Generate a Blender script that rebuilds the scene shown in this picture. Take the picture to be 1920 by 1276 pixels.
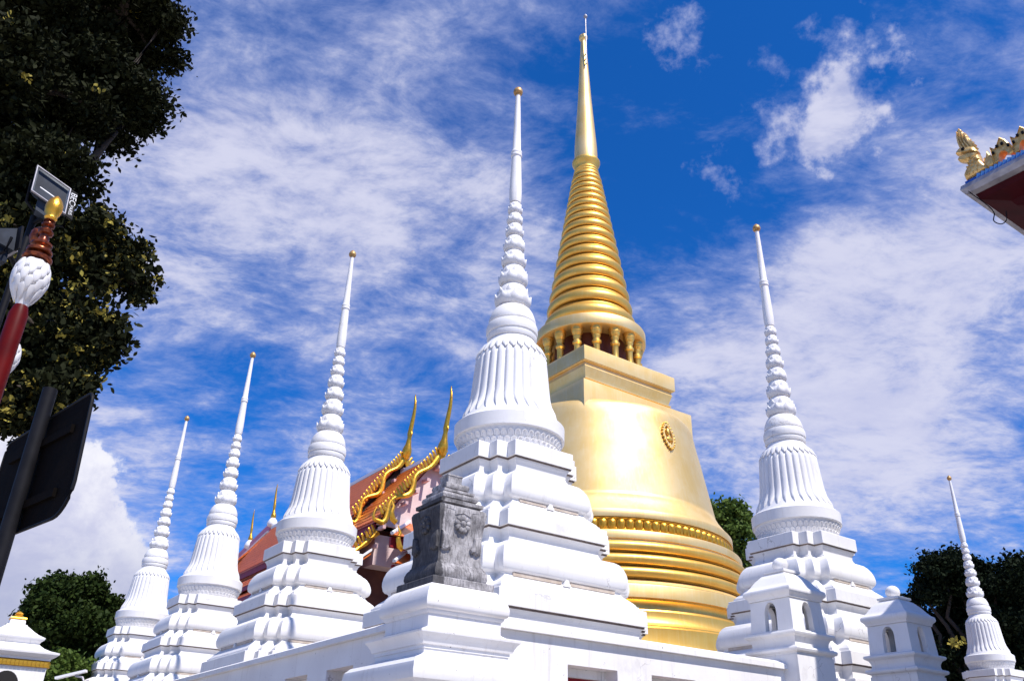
import bpy, math, random
from mathutils import Vector, Matrix
import numpy as np
for _o in list(bpy.data.objects): bpy.data.objects.remove(_o)
SC = bpy.context.scene
COL = SC.collection
R = math.radians
EYE = 1.6

# ------------------------------------------------------------------ camera
cam_d = bpy.data.cameras.new('camera'); cam = bpy.data.objects.new('camera', cam_d); COL.objects.link(cam)
cam_d.sensor_width = 36.0; cam_d.lens = 30.07; cam_d.clip_end = 3000; cam_d.clip_start = .05
pitch, roll = R(27.861), R(1.4715)
fw = Vector((0, math.cos(pitch), math.sin(pitch))); rt = Vector((1, 0, 0)); up = rt.cross(fw)
rt2 = rt*math.cos(roll) + up*math.sin(roll); up2 = up*math.cos(roll) - rt*math.sin(roll)
M = Matrix((rt2, up2, -fw)).transposed().to_4x4(); M.translation = Vector((0, 0, EYE))
cam.matrix_world = M
SC.camera = cam

# ------------------------------------------------------------------ light and exposure
SUN_AZ, SUN_EL = R(137), R(56)          # azimuth clockwise from +Y
sd = Vector((math.sin(SUN_AZ)*math.cos(SUN_EL), math.cos(SUN_AZ)*math.cos(SUN_EL), math.sin(SUN_EL)))
sun_d = bpy.data.lights.new('sun', 'SUN'); sun_d.energy = 5.0; sun_d.angle = R(.53); sun_d.color = (1, .94, .87)
sun = bpy.data.objects.new('sun', sun_d); COL.objects.link(sun); sun.rotation_euler = (-sd).to_track_quat('-Z', 'Y').to_euler()
SC.view_settings.view_transform = 'Standard'; SC.view_settings.look = 'None'
SC.view_settings.exposure = 0.24; SC.view_settings.gamma = 1.0
SC.cycles.max_bounces = 6; SC.cycles.diffuse_bounces = 3; SC.cycles.glossy_bounces = 3; SC.cycles.transmission_bounces = 2
SC.cycles.caustics_reflective = False; SC.cycles.caustics_refractive = False

# ------------------------------------------------------------------ node helpers
class NT:
    def __init__(s, tree): s.t = tree; s.n = tree.nodes; s.l = tree.links
    def new(s, typ, **kw):
        n = s.n.new(typ)
        for k, v in kw.items(): setattr(n, k, v)
        return n
    def set(s, sock, v):
        if isinstance(v, bpy.types.NodeSocket): s.l.new(v, sock)
        else: sock.default_value = v
    def math(s, op, a, b=None, c=None, clamp=False):
        n = s.new('ShaderNodeMath', operation=op); n.use_clamp = clamp; s.set(n.inputs[0], a)
        if b is not None: s.set(n.inputs[1], b)
        if c is not None: s.set(n.inputs[2], c)
        return n.outputs[0]
    def vmath(s, op, a, b=None, out=0):
        n = s.new('ShaderNodeVectorMath', operation=op); s.set(n.inputs[0], a)
        if b is not None:
            if op == 'SCALE': s.set(n.inputs['Scale'], b)
            else: s.set(n.inputs[1], b)
        return n.outputs[out]
    def noise(s, vec, scale, detail=4, rough=.55, dist=0.0, lac=2.0):
        n = s.new('ShaderNodeTexNoise'); s.set(n.inputs['Vector'], vec)
        n.inputs['Scale'].default_value = scale; n.inputs['Detail'].default_value = detail
        n.inputs['Roughness'].default_value = rough; n.inputs['Distortion'].default_value = dist
        n.inputs['Lacunarity'].default_value = lac
        return n.outputs['Fac']
    def mr(s, v, a, b, c=0.0, d=1.0, smooth=True):
        n = s.new('ShaderNodeMapRange', interpolation_type='SMOOTHSTEP' if smooth else 'LINEAR')
        s.set(n.inputs[0], v); n.inputs[1].default_value = a; n.inputs[2].default_value = b
        n.inputs[3].default_value = c; n.inputs[4].default_value = d
        return n.outputs[0]
    def mix(s, f, a, b):
        n = s.new('ShaderNodeMix', data_type='RGBA'); s.set(n.inputs[0], f)
        s.set(n.inputs[6], a if isinstance(a, bpy.types.NodeSocket) else (*a, 1))
        s.set(n.inputs[7], b if isinstance(b, bpy.types.NodeSocket) else (*b, 1))
        return n.outputs[2]

# ------------------------------------------------------------------ sky: clear air + drifting cloud sheets
W = bpy.data.worlds.new('World'); SC.world = W; W.use_nodes = True
N = NT(W.node_tree); N.n.clear()
sky = N.new('ShaderNodeTexSky', sky_type='NISHITA'); sky.sun_disc = False
sky.sun_elevation = SUN_EL; sky.sun_rotation = SUN_AZ
sky.altitude = 0; sky.air_density = 1.0; sky.dust_density = .3; sky.ozone_density = 4.0
tint = N.new('ShaderNodeMix', data_type='RGBA', blend_type='MULTIPLY'); tint.inputs[0].default_value = 1
N.l.new(sky.outputs[0], tint.inputs[6]); tint.inputs[7].default_value = (.10, .69, 1.48, 1)
bg_sky = N.new('ShaderNodeBackground'); N.l.new(tint.outputs[2], bg_sky.inputs[0]); bg_sky.inputs[1].default_value = .095
tc = N.new('ShaderNodeTexCoord'); D = tc.outputs['Generated']
sep = N.new('ShaderNodeSeparateXYZ'); N.l.new(D, sep.inputs[0])
inv = N.math('DIVIDE', 1.0, N.math('ADD', N.math('MAXIMUM', sep.outputs[2], 0.0), .22))
plane = N.vmath('SCALE', D, inv)                       # a cloud sheet seen in perspective
mp = N.new('ShaderNodeMapping'); N.l.new(plane, mp.inputs[0]); mp.inputs['Rotation'].default_value = (0, 0, R(-30)); mp.inputs['Scale'].default_value = (1.0, 1.45, 1.0)
P = mp.outputs[0]
warp = N.new('ShaderNodeTexNoise'); N.l.new(P, warp.inputs['Vector']); warp.inputs['Scale'].default_value = 2.2; warp.inputs['Detail'].default_value = 3
wv = N.vmath('SCALE', N.vmath('SUBTRACT', warp.outputs['Color'], (.5, .5, .5)), .22)
PW = N.vmath('ADD', P, wv)
big = N.noise(PW, 2.6, 4, .55)
mid = N.noise(PW, 8.0, 5, .62)
fine = N.noise(PW, 30.0, 6, .70)
def sky_blob(d, inner, outer, w):
    v = Vector(d).normalized()
    dot = N.vmath('DOT_PRODUCT', D, tuple(v), out=1)
    return N.mr(dot, math.cos(R(outer)), math.cos(R(inner)), 0, w)
cov = None
BLOBS = [((-.239, .682, .692), 2, 15, .15), ((-.314, .776, .546), 2, 12, .22), ((-.209, .784, .584), 1, 8, .05),
         ((.38, .814, .44), 2, 17, .17), ((.463, .768, .443), 2, 13, .10), ((.414, .744, .525), 2, 9, .16), ((.293, .874, .388), 2, 13, .16),
         ((.191, .693, .695), 3, 13, -.24), ((.16, .76, .63), 2, 10, -.14), ((.224, .753, .619), 2, 8, -.06),
         ((-.02, .83, .56), 1, 9, .10), ((-.287, .845, .451), 1, 6, -.14), ((-.404, .829, .387), 1, 7, .10),
         ((-.10, .876, .473), 2, 12, .15), ((.418, .854, .31), 2, 8, .10), ((-.17, .72, .67), 2, 9, .05), ((-.378, .718, .585), 2, 9, .10),
         ((.354, .631, .69), 2, 9, -.12), ((.473, .61, .636), 1, 8, .14), ((.044, .60, .80), 2, 10, .15), ((-.17, .84, .52), 1, 6, .10), ((-.46, .86, .20), 2, 12, .20)]
for b in BLOBS:
    s_ = sky_blob(*b); cov = s_ if cov is None else N.math('ADD', cov, s_)
def amp(n, k): return N.math('MULTIPLY', N.math('SUBTRACT', n, .5), k)
val = N.math('ADD', N.math('ADD', amp(big, 1.1), amp(mid, 1.05)), N.math('ADD', amp(fine, .60), .49))
val = N.math('ADD', val, N.math('MULTIPLY', cov, 1.0))
sheet = N.mr(val, .20, 1.12, 0, .94)
# compact cumulus, sharper edges
PN = [N.noise(D, 16, 7, .60), N.noise(D, 36, 6, .62)]
def puff(d, rad, scale, off, width):
    v = Vector(d).normalized()
    dist = N.math('ARCCOSINE', N.math('MINIMUM', N.vmath('DOT_PRODUCT', D, tuple(v), out=1), .99999))
    n1 = PN[0] if scale < 25 else PN[1]
    q = N.math('SUBTRACT', N.math('MULTIPLY', N.math('SUBTRACT', n1, .5), off), N.math('SUBTRACT', dist, R(rad)))
    return N.mr(q, -width, width)
p1 = N.math('MULTIPLY', puff((.338, .683, .648), 2.6, 17, .30, .035), N.mr(mid, .25, .62, .55, .95))
p2 = puff((-.505, .855, .215), 6.6, 15, .13, .008)
p2b = puff((-.455, .87, .165), 5.6, 17, .12, .010)
p3 = N.math('MULTIPLY', puff((.172, .665, .722), .6, 34, .17, .025), .55)
p4 = N.math('MULTIPLY', puff((.372, .64, .672), .5, 34, .20, .025), .6)
p5 = N.math('MULTIPLY', puff((.224, .753, .619), .2, 40, .15, .02), .45)
heap = N.math('MAXIMUM', p2, p2b)
cl = N.math('MAXIMUM', N.math('MAXIMUM', sheet, heap), N.math('MAXIMUM', N.math('MAXIMUM', p1, p3), N.math('MAXIMUM', p4, p5)))
cl = N.math('MINIMUM', cl, 1.0)
# thicker cloud is whiter at its top and greyer inside
shade = N.mr(PN[0], .36, .66)
ccol = N.mix(N.mr(cl, .25, .9), (.40, .47, .78), (.68, .69, .86))
ccol = N.mix(N.mr(mid, .38, .66), N.mix(.35, ccol, (.45, .48, .74)), ccol)
ccol = N.mix(N.math('MULTIPLY', heap, shade), ccol, (.90, .90, .98))
low = N.math('MULTIPLY', heap, N.mr(sep.outputs[2], .27, .13))
ccol = N.mix(N.math('MULTIPLY', low, .75), ccol, (.36, .40, .60))
bg_cl = N.new('ShaderNodeBackground'); N.l.new(ccol, bg_cl.inputs[0]); bg_cl.inputs[1].default_value = .88
mixs = N.new('ShaderNodeMixShader'); N.l.new(cl, mixs.inputs[0]); N.l.new(bg_sky.outputs[0], mixs.inputs[1]); N.l.new(bg_cl.outputs[0], mixs.inputs[2])
wo = N.new('ShaderNodeOutputWorld'); N.l.new(mixs.outputs[0], wo.inputs[0])

# ------------------------------------------------------------------ materials
def material(name, col, rough=.6, metal=0.0, spec=.4, var=None, vscale=3.0, streak=None, bump=0.0, bscale=20, speck=None, extra=None, coord='Object'):
    m = bpy.data.materials.new(name); m.use_nodes = True
    T = NT(m.node_tree); T.n.clear()
    out = T.new('ShaderNodeOutputMaterial'); b = T.new('ShaderNodeBsdfPrincipled'); T.l.new(b.outputs[0], out.inputs[0])
    tcn = T.new('ShaderNodeTexCoord')
    if coord == 'World':
        g = T.new('ShaderNodeNewGeometry'); vec = g.outputs['Position']
    else: vec = tcn.outputs['Object']
    b.inputs['Roughness'].default_value = rough; b.inputs['Metallic'].default_value = metal
    b.inputs['Specular IOR Level'].default_value = spec
    c = None
    if var is not None:
        f = T.mr(T.noise(vec, vscale, 6, .6), .3, .7)
        c = T.mix(f, col, var)
    if streak is not None:
        mpn = T.new('ShaderNodeMapping'); T.l.new(vec, mpn.inputs[0]); mpn.inputs['Scale'].default_value = (9, 9, .55)
        f = T.mr(T.noise(mpn.outputs[0], 1.6, 6, .62), streak[1], streak[2])
        c = T.mix(T.math('MULTIPLY', f, streak[3]), c if c is not None else col, streak[0])
    if speck is not None:
        f = T.mr(T.noise(vec, speck[1], 3, .7), speck[2], speck[2]+.04)
        g2 = T.mr(T.noise(vec, speck[1]*.13, 2, .5), .5, .62)
        c = T.mix(T.math('MULTIPLY', f, g2), c if c is not None else col, speck[0])
    if extra: c = extra(T, vec, c if c is not None else col)
    if c is None: b.inputs['Base Color'].default_value = (*col, 1)
    else: T.l.new(c, b.inputs['Base Color'])
    if bump:
        bn = T.new('ShaderNodeBump'); bn.inputs['Strength'].default_value = bump; bn.inputs['Distance'].default_value = .02
        T.l.new(T.noise(vec, bscale, 6, .6), bn.inputs['Height']); T.l.new(bn.outputs[0], b.inputs['Normal'])
    m['bsdf'] = b.name
    return m
def cracks(amount):
    def f(T, vec, c):
        wn = T.new('ShaderNodeTexNoise'); T.l.new(vec, wn.inputs['Vector']); wn.inputs['Scale'].default_value = 5; wn.inputs['Detail'].default_value = 5
        v2 = T.vmath('ADD', vec, T.vmath('SCALE', wn.outputs['Color'], .35))
        vo = T.new('ShaderNodeTexVoronoi', feature='DISTANCE_TO_EDGE'); T.l.new(v2, vo.inputs['Vector']); vo.inputs['Scale'].default_value = 1.5
        ln = T.mr(vo.outputs['Distance'], .010, .002)
        mk = T.mr(T.noise(vec, 1.1, 3, .5), .56, .66)
        c = T.mix(T.math('MULTIPLY', T.math('MULTIPLY', ln, mk), amount), c, (.16, .13, .11))
        pt = T.mr(T.noise(vec, 2.3, 7, .68), .60, .70)                      # grey water stains and patched paint
        return T.mix(T.math('MULTIPLY', pt, .30), c, (.50, .47, .45))
    return f
WHITE = material('white_lime_paint', (.80, .79, .79), .62, spec=.25, var=(.75, .735, .73), vscale=2.5, streak=((.52, .48, .43), .54, .80, .42), bump=.06, bscale=26, speck=((.22, .19, .16), 60, .70), coord='World', extra=cracks(.45))
WALLW = material('weathered_white_paint', (.79, .78, .78), .7, spec=.2, var=(.72, .70, .70), vscale=1.7, streak=((.42, .38, .34), .54, .80, .45), bump=.10, bscale=18, speck=((.12, .10, .09), 24, .665), coord='World', extra=cracks(.8))
GOLD = material('gold_paint', (.92, .68, .32), .47, metal=.72, spec=.5, var=(.86, .57, .19), vscale=.9, streak=((.92, .70, .36), .45, .75, .5), bump=.03, bscale=7, coord='World')
GOLD2 = material('deep_gold_paint', (.89, .55, .13), .42, metal=.78, spec=.5, var=(.84, .48, .09), vscale=1.2, streak=((.92, .64, .22), .45, .75, .5), bump=.03, bscale=7, coord='World')
GOLD_RICH = material('gold_leaf', (.88, .48, .06), .32, metal=.8, var=(.70, .33, .03), vscale=9, bump=.25, bscale=40)
BUD = material('worn_gilt', (.62, .40, .16), .45, metal=.5, var=(.40, .22, .08), vscale=12)
STONE = material('weathered_wood_grey_stone', (.30, .29, .30), .85, spec=.2, var=(.12, .115, .12), vscale=6, bump=.5, bscale=30)
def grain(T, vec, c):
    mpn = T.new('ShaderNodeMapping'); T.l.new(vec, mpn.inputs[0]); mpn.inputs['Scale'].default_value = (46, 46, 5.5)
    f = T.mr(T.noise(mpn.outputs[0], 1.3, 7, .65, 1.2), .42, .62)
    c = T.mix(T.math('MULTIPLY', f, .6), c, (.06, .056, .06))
    # black mould, with the shaded left side also darkened in the colour
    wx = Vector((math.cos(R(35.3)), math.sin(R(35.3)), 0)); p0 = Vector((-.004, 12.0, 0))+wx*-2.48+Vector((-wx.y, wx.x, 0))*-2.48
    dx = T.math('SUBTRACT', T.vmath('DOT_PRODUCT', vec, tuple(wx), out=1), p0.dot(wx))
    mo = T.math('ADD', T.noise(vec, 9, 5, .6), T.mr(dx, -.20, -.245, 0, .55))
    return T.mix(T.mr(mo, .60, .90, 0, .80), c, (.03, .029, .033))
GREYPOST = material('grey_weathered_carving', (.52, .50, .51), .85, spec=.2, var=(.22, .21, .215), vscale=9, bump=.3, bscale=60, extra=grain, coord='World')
TILE = material('orange_glazed_tile', (.78, .20, .035), .3, spec=.5, var=(.50, .08, .015), vscale=7, bump=.1, bscale=40)
TILE_EDGE = material('green_glazed_tile', (.05, .06, .03), .4, var=(.10, .04, .02), vscale=6)
REDP = material('crimson_paint', (.30, .012, .02), .5, var=(.20, .008, .015), vscale=3)
MAROON = material('maroon_paint', (.05, .004, .007), .6, spec=.1, var=(.03, .003, .005), vscale=3, bump=.1)
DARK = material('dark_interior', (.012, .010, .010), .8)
PINK = material('pink_plaster', (.70, .46, .44), .7, var=(.62, .38, .37), vscale=2)
PINKW = material('pale_pink_gable', (.74, .58, .56), .7, var=(.66, .48, .47), vscale=2)
REDB = material('red_brown_wall', (.14, .05, .035), .7, var=(.09, .03, .025), vscale=2)
PINKT = material('pink_ridge_tile', (.66, .22, .27), .45, var=(.56, .15, .2), vscale=5)
CONC = material('pale_paving', (.43, .39, .345), .8, var=(.36, .33, .295), vscale=.8, coord='World')
BLUE = material('blue_glass_mosaic', (.008, .03, .30), .22, spec=.6, var=(.02, .16, .55), vscale=22)
LEDGE = material('grey_sheet_metal', (.42, .41, .44), .45, metal=.3, var=(.26, .25, .28), vscale=6)
BLACK = material('black_metal', (.005, .005, .007), .6, spec=.15, var=(.010, .010, .013), vscale=8)
NAVY = material('dark_blue_grey_housing', (.010, .014, .024), .5, spec=.2, var=(.03, .04, .06), vscale=7)
LAMPRED = material('red_pole_paint', (.115, .004, .003), .45, spec=.12, var=(.07, .003, .003), vscale=4)
BRONZE = material('bronze_red_lacquer', (.30, .07, .02), .28, metal=.6, var=(.05, .008, .005), vscale=22)
GLASSW = material('white_glass_globe', (.78, .76, .75), .25, spec=.5, var=(.70, .68, .67), vscale=10)
SIGNB = material('sign_back_metal', (.0035, .0028, .0026), .85, spec=.05, var=(.006, .0038, .003), vscale=9, bump=.1)
REFL = material('reflector_glass', (.56, .60, .62), .3, metal=.75, var=(.36, .43, .47), vscale=5)
LAMPW = material('white_enamel', (.8, .8, .8), .4)
INK = material('white_ink', (.78, .78, .78), .6)
BARK = material('bark', (.06, .045, .035), .9, var=(.035, .028, .022), vscale=9, bump=.4, bscale=30)
GROOVE_BROWN = material('dark_brown_groove', (.24, .18, .15), .85, var=(.13, .10, .085), vscale=6, coord='World')
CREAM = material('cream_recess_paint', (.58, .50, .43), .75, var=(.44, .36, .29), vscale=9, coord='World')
def leaf_material(name, col, var, trans=.25, rough=.45):
    m = bpy.data.materials.new(name); m.use_nodes = True; T = NT(m.node_tree); T.n.clear()
    out = T.new('ShaderNodeOutputMaterial'); b = T.new('ShaderNodeBsdfPrincipled'); tr = T.new('ShaderNodeBsdfTranslucent'); mx = T.new('ShaderNodeMixShader')
    oi = T.new('ShaderNodeNewGeometry')
    c = T.mix(oi.outputs['Random Per Island'], col, var)
    T.l.new(c, b.inputs['Base Color']); T.l.new(c, tr.inputs[0]); b.inputs['Roughness'].default_value = rough; b.inputs['Specular IOR Level'].default_value = .06
    mx.inputs[0].default_value = trans; T.l.new(b.outputs[0], mx.inputs[1]); T.l.new(tr.outputs[0], mx.inputs[2]); T.l.new(mx.outputs[0], out.inputs[0])
    return m
LEAF_D = leaf_material('dark_leaf', (.008, .010, .004), (.018, .021, .007), .03, .7)
LEAF_Y = leaf_material('sunlit_and_yellow_leaf', (.40, .34, .07), (.24, .19, .04), .12, .5)  # paints sunlight onto large-tree leaves; plain yellow for the small clump
LEAF_M = leaf_material('mid_leaf', (.012, .024, .006), (.035, .055, .012), .10, .6)
LEAF_L = leaf_material('light_leaf', (.06, .10, .02), (.10, .15, .03), .2, .5)
LEAF_B = leaf_material('black_green_leaf', (.006, .010, .005), (.014, .022, .009), .04, .7)

# ------------------------------------------------------------------ mesh helpers
class MB:
    def __init__(s): s.v = []; s.f = []
    def add(s, vs, fs):
        o = len(s.v); s.v += [tuple(p) for p in vs]; s.f += [tuple(i+o for i in q) for q in fs]
    def box(s, x0, x1, y0, y1, z0, z1):
        s.add([(x0, y0, z0), (x1, y0, z0), (x1, y1, z0), (x0, y1, z0), (x0, y0, z1), (x1, y0, z1), (x1, y1, z1), (x0, y1, z1)],
              [(3, 2, 1, 0), (4, 5, 6, 7), (0, 1, 5, 4), (1, 2, 6, 5), (2, 3, 7, 6), (3, 0, 4, 7)])
    def bbox(s, c, X, Y, Z):                         # box by centre and three half vectors
        c, X, Y, Z = map(Vector, (c, X, Y, Z))
        s.add([c-X-Y-Z, c+X-Y-Z, c+X+Y-Z, c-X+Y-Z, c-X-Y+Z, c+X-Y+Z, c+X+Y+Z, c-X+Y+Z],
              [(3, 2, 1, 0), (4, 5, 6, 7), (0, 1, 5, 4), (1, 2, 6, 5), (2, 3, 7, 6), (3, 0, 4, 7)])
    def rings(s, rings, cap=True, closed=True):
        n = len(rings[0]); vs = [p for r in rings for p in r]; fs = []
        for i in range(len(rings)-1):
            for j in range(n if closed else n-1):
                k = (j+1) % n; fs.append((i*n+j, i*n+k, (i+1)*n+k, (i+1)*n+j))
        if cap: fs.append(tuple(reversed(range(n)))); fs.append(tuple((len(rings)-1)*n+j for j in range(n)))
        s.add(vs, fs)
    def lathe(s, prof, n=48, c=(0, 0), cap=True):
        s.rings([[(c[0]+r*math.cos(2*math.pi*j/n), c[1]+r*math.sin(2*math.pi*j/n), z) for j in range(n)] for r, z in prof], cap)
    def plan(s, poly, prof):                         # poly(offset) -> ccw xy list
        s.rings([[(x, y, z) for x, y in poly(a)] for a, z in prof])
    def tube(s, pts, rad, n=8, flat=1.0, side=None):
        pts = [Vector(p) for p in pts]; rr = []
        for i, p in enumerate(pts):
            t = (pts[min(i+1, len(pts)-1)]-pts[max(i-1, 0)]).normalized()
            a = Vector(side).normalized() if side else (Vector((0, 0, 1)) if abs(t.z) < .9 else Vector((1, 0, 0)))
            x = (a - t*a.dot(t)).normalized(); y = t.cross(x)
            r = rad[i] if hasattr(rad, '__len__') else rad
            rr.append([p + x*(r*flat*math.cos(2*math.pi*j/n)) + y*(r*math.sin(2*math.pi*j/n)) for j in range(n)])
        s.rings(rr)
    def pillow(s, outline, th, fr, inset=.62):       # closed outline in (p,q) -> thick rounded relief; fr(p,q,d)->xyz
        n = len(outline); cx = sum(p for p, q in outline)/n; cy = sum(q for p, q in outline)/n
        def ringp(k, d): return [fr(cx+(p-cx)*k, cy+(q-cy)*k, d) for p, q in outline]
        s.rings([ringp(inset, -th), ringp(.92, -th*.7), ringp(1, 0), ringp(.92, th*.7), ringp(inset, th)])
    def build(s, name, mat, parent=None, smooth=40, loc=None, rz=None):
        me = bpy.data.meshes.new(name); me.from_pydata(s.v, [], s.f); me.materials.append(mat)
        if smooth:
            me.polygons.foreach_set('use_smooth', [True]*len(me.polygons)); me.set_sharp_from_angle(angle=R(smooth))
        me.update()
        o = bpy.data.objects.new(name, me); COL.objects.link(o); o.parent = parent
        if loc is not None: o.location = loc
        if rz is not None: o.rotation_euler = (0, 0, rz)
        return o
def soft(pts, k=6):                                     # Catmull-Rom through the points
    P3 = [Vector(p) for p in pts]; P3 = [P3[0]*2-P3[1]]+P3+[P3[-1]*2-P3[-2]]; out = []
    for a, b, c, d in zip(P3, P3[1:], P3[2:], P3[3:]):
        for i in range(k):
            t = i/k; out.append(.5*((2*b)+(c-a)*t+(2*a-5*b+4*c-d)*t*t+(3*b-a-3*c+d)*t**3))
    return out+[P3[-2]]
def tag(o, label=None, cat=None, group=None, kind=None):
    if label: o['label'] = label
    if cat: o['category'] = cat
    if group: o['group'] = group
    if kind: o['kind'] = kind
    return o
def empty(name, loc, rz=0.0):
    o = bpy.data.objects.new(name, None); COL.objects.link(o); o.location = loc; o.rotation_euler = (0, 0, rz); o.empty_display_size = .1
    return o
def link_copy(o, name, parent, loc=(0, 0, 0), rot=(0, 0, 0), scale=(1, 1, 1)):
    c = bpy.data.objects.new(name, o.data); COL.objects.link(c); c.parent = parent; c.location = loc; c.rotation_euler = rot; c.scale = scale
    return c
KIDS = {}
def copy_tree(o, parent=None):
    c = o.copy(); COL.objects.link(c); c.parent = parent
    for ch in list(o.children): copy_tree(ch, c)
    return c
def finish_mesh_recalc(o):
    import bmesh
    bm = bmesh.new(); bm.from_mesh(o.data); bmesh.ops.recalc_face_normals(bm, faces=bm.faces); bm.to_mesh(o.data); bm.free()

# temple grid: local x = "w" (right and away), local y = "u" (left and away)
TH = R(35.3)
Wd = Vector((math.cos(TH), math.sin(TH), 0)); Ud = Vector((-math.sin(TH), math.cos(TH), 0))
ORG = Vector((-.004, 12.0, 0))
def G(w, u, z=0.0): return ORG + Wd*w + Ud*u + Vector((0, 0, z))
FL = 2.6                                              # terrace floor above the outer ground
Zc = lambda z: z + EYE - FL                           # eye-relative height -> chedi-local height

# ------------------------------------------------------------------ setting
def sheet_obj(name, mat, pts, kind='structure'):
    m = MB(); m.add(pts, [tuple(range(len(pts)))]); return tag(m.build(name, mat, None, 0), kind=kind)
sheet_obj('ground', CONC, [(-600, -600, 0), (600, -600, 0), (600, 600, 0), (-600, 600, 0)])
m = MB(); m.box(-2.3, 31, -2.3, 27, .004, FL)
tag(m.build('terrace', CONC, None, 0, ORG, TH), kind='structure')

# ------------------------------------------------------------------ white chedi
def redent(a):
    b, c = a-.18, a-.36
    q = [(a, c), (b, c), (b, b), (c, b), (c, a)]
    o = []
    for k in range(4):
        for x, y in q:
            for _ in range(k): x, y = -y, x
            o.append((x, y))
    return o
BELL = [(.765, 4.84), (.72, 4.92), (.662, 5.03), (.612, 5.15), (.582, 5.3), (.562, 5.5), (.542, 5.75), (.522, 5.95), (.487, 6.07), (.438, 6.17), (.385, 6.24), (.355, 6.30)]
def bell_r(z):
    for (r0, z0), (r1, z1) in zip(BELL, BELL[1:]):
        if z0 <= z <= z1: return r0+(r1-r0)*(z-z0)/(z1-z0)
    return BELL[0][0] if z < BELL[0][1] else BELL[-1][0]
def make_chedi():
    root = empty('chedi', (0, 0, 0))
    def prof_part(name, prof, smooth=38):
        m = MB(); m.plan(redent, [(a, Zc(z)) for a, z in prof]); return m.build(name, WHITE, root, smooth)
    prof_part('plinth', [(1.62, 1.0), (1.62, 1.45), (1.55, 1.47), (1.55, 1.697)])
    prof_part('slab', [(1.48, 1.70), (1.47, 1.72), (1.45, 1.78), (1.455, 1.83), (1.47, 1.87), (1.49, 1.895), (1.49, 1.92), (1.53, 1.922), (1.53, 2.11), (1.523, 2.118), (1.46, 2.12), (1.46, 2.17)])
    prof_part('roll_molding', [(1.445, 2.172), (1.43, 2.20), (1.385, 2.245), (1.335, 2.285), (1.305, 2.32), (1.295, 2.345), (1.305, 2.365), (1.335, 2.378), (1.357, 2.41), (1.37, 2.47), (1.372, 2.52), (1.36, 2.59), (1.335, 2.66), (1.30, 2.715), (1.25, 2.75), (1.19, 2.765), (1.14, 2.768)], 50)
    prof_part('slab', [(1.13, 2.77), (1.12, 2.80), (1.10, 2.85), (1.105, 2.90), (1.125, 2.945), (1.15, 2.965), (1.15, 2.99), (1.19, 2.992), (1.19, 3.18), (1.183, 3.188), (1.12, 3.19), (1.12, 3.235)])
    prof_part('roll_molding', [(1.105, 3.237), (1.09, 3.265), (1.045, 3.305), (1.0, 3.345), (.972, 3.38), (.962, 3.405), (.972, 3.423), (1.0, 3.435), (1.022, 3.465), (1.037, 3.51), (1.038, 3.56), (1.025, 3.63), (1.0, 3.70), (.965, 3.76), (.92, 3.81), (.86, 3.84), (.81, 3.843)], 50)
    prof_part('slab', [(.81, 3.845), (.815, 3.87), (.80, 3.885), (.79, 3.92), (.795, 3.97), (.815, 4.02), (.835, 4.05), (.835, 4.075), (.87, 4.077), (.87, 4.29), (.862, 4.30)])
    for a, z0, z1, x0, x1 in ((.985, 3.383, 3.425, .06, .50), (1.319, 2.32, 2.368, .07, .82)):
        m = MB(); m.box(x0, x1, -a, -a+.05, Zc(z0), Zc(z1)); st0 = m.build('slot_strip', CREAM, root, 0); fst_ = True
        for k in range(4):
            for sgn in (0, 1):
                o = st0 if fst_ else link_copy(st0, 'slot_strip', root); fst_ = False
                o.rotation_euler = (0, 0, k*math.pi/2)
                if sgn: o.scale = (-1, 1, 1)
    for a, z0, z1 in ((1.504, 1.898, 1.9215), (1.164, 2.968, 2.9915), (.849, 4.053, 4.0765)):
        m = MB(); m.plan(redent, [(a, Zc(z0)), (a, Zc(z1))]); m.build('drip_groove', GROOVE_BROWN, root, 0)  # thin dark brown band under each slab
    # small tongues closing the dark slot under each roll
    for a, zs, half in ((.995, 3.41, .42), (1.33, 2.35, .74)):
        protos = {}
        for k in range(4):
            for cx in (0,):
                key = 'mid' if cx == 0 else 'end'
                if key not in protos:
                    hw = .06 if cx == 0 else .045
                    tp = .3 if cx == 0 else 1.0
                    m = MB(); m.add([(-hw, a-.06, Zc(zs-.05)), (hw, a-.06, Zc(zs-.05)), (hw, a+.02, Zc(zs-.05)), (-hw, a+.02, Zc(zs-.05)), (-hw*tp, a-.06, Zc(zs+.035)), (hw*tp, a-.06, Zc(zs+.035)), (hw*tp, a+.01, Zc(zs+.035)), (-hw*tp, a+.01, Zc(zs+.035))], [(3, 2, 1, 0), (4, 5, 6, 7), (0, 1, 5, 4), (1, 2, 6, 5), (2, 3, 7, 6), (3, 0, 4, 7)])
                    o = m.build('molding_tongue', WHITE, root, 0); protos[key] = o
                else: o = link_copy(protos[key], 'molding_tongue', root)
                o.rotation_euler = (0, 0, k*math.pi/2); o.location = (cx*math.cos(k*math.pi/2), cx*math.sin(k*math.pi/2), 0)
    # lip and scale band
    m = MB(); m.lathe([(.66, Zc(4.301)), (.69, Zc(4.33)), (.715, Zc(4.40)), (.745, Zc(4.48)), (.785, Zc(4.575)), (.79, Zc(4.595)), (.818, Zc(4.597)), (.824, Zc(4.605)), (.827, Zc(4.805)), (.79, Zc(4.84)), (.74, Zc(4.845))], 96)
    band = m.build('bell_lip', WHITE, root, 28)
    # one overlapping scale: a small arch with a raised rim
    m = MB(); nn = 7; ro, ri = [], []
    for j in range(nn):
        t = math.pi*j/(nn-1); ro.append((math.cos(t)*.046, math.sin(t)*.060+.004)); ri.append((math.cos(t)*.027, math.sin(t)*.038+.004))
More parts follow.
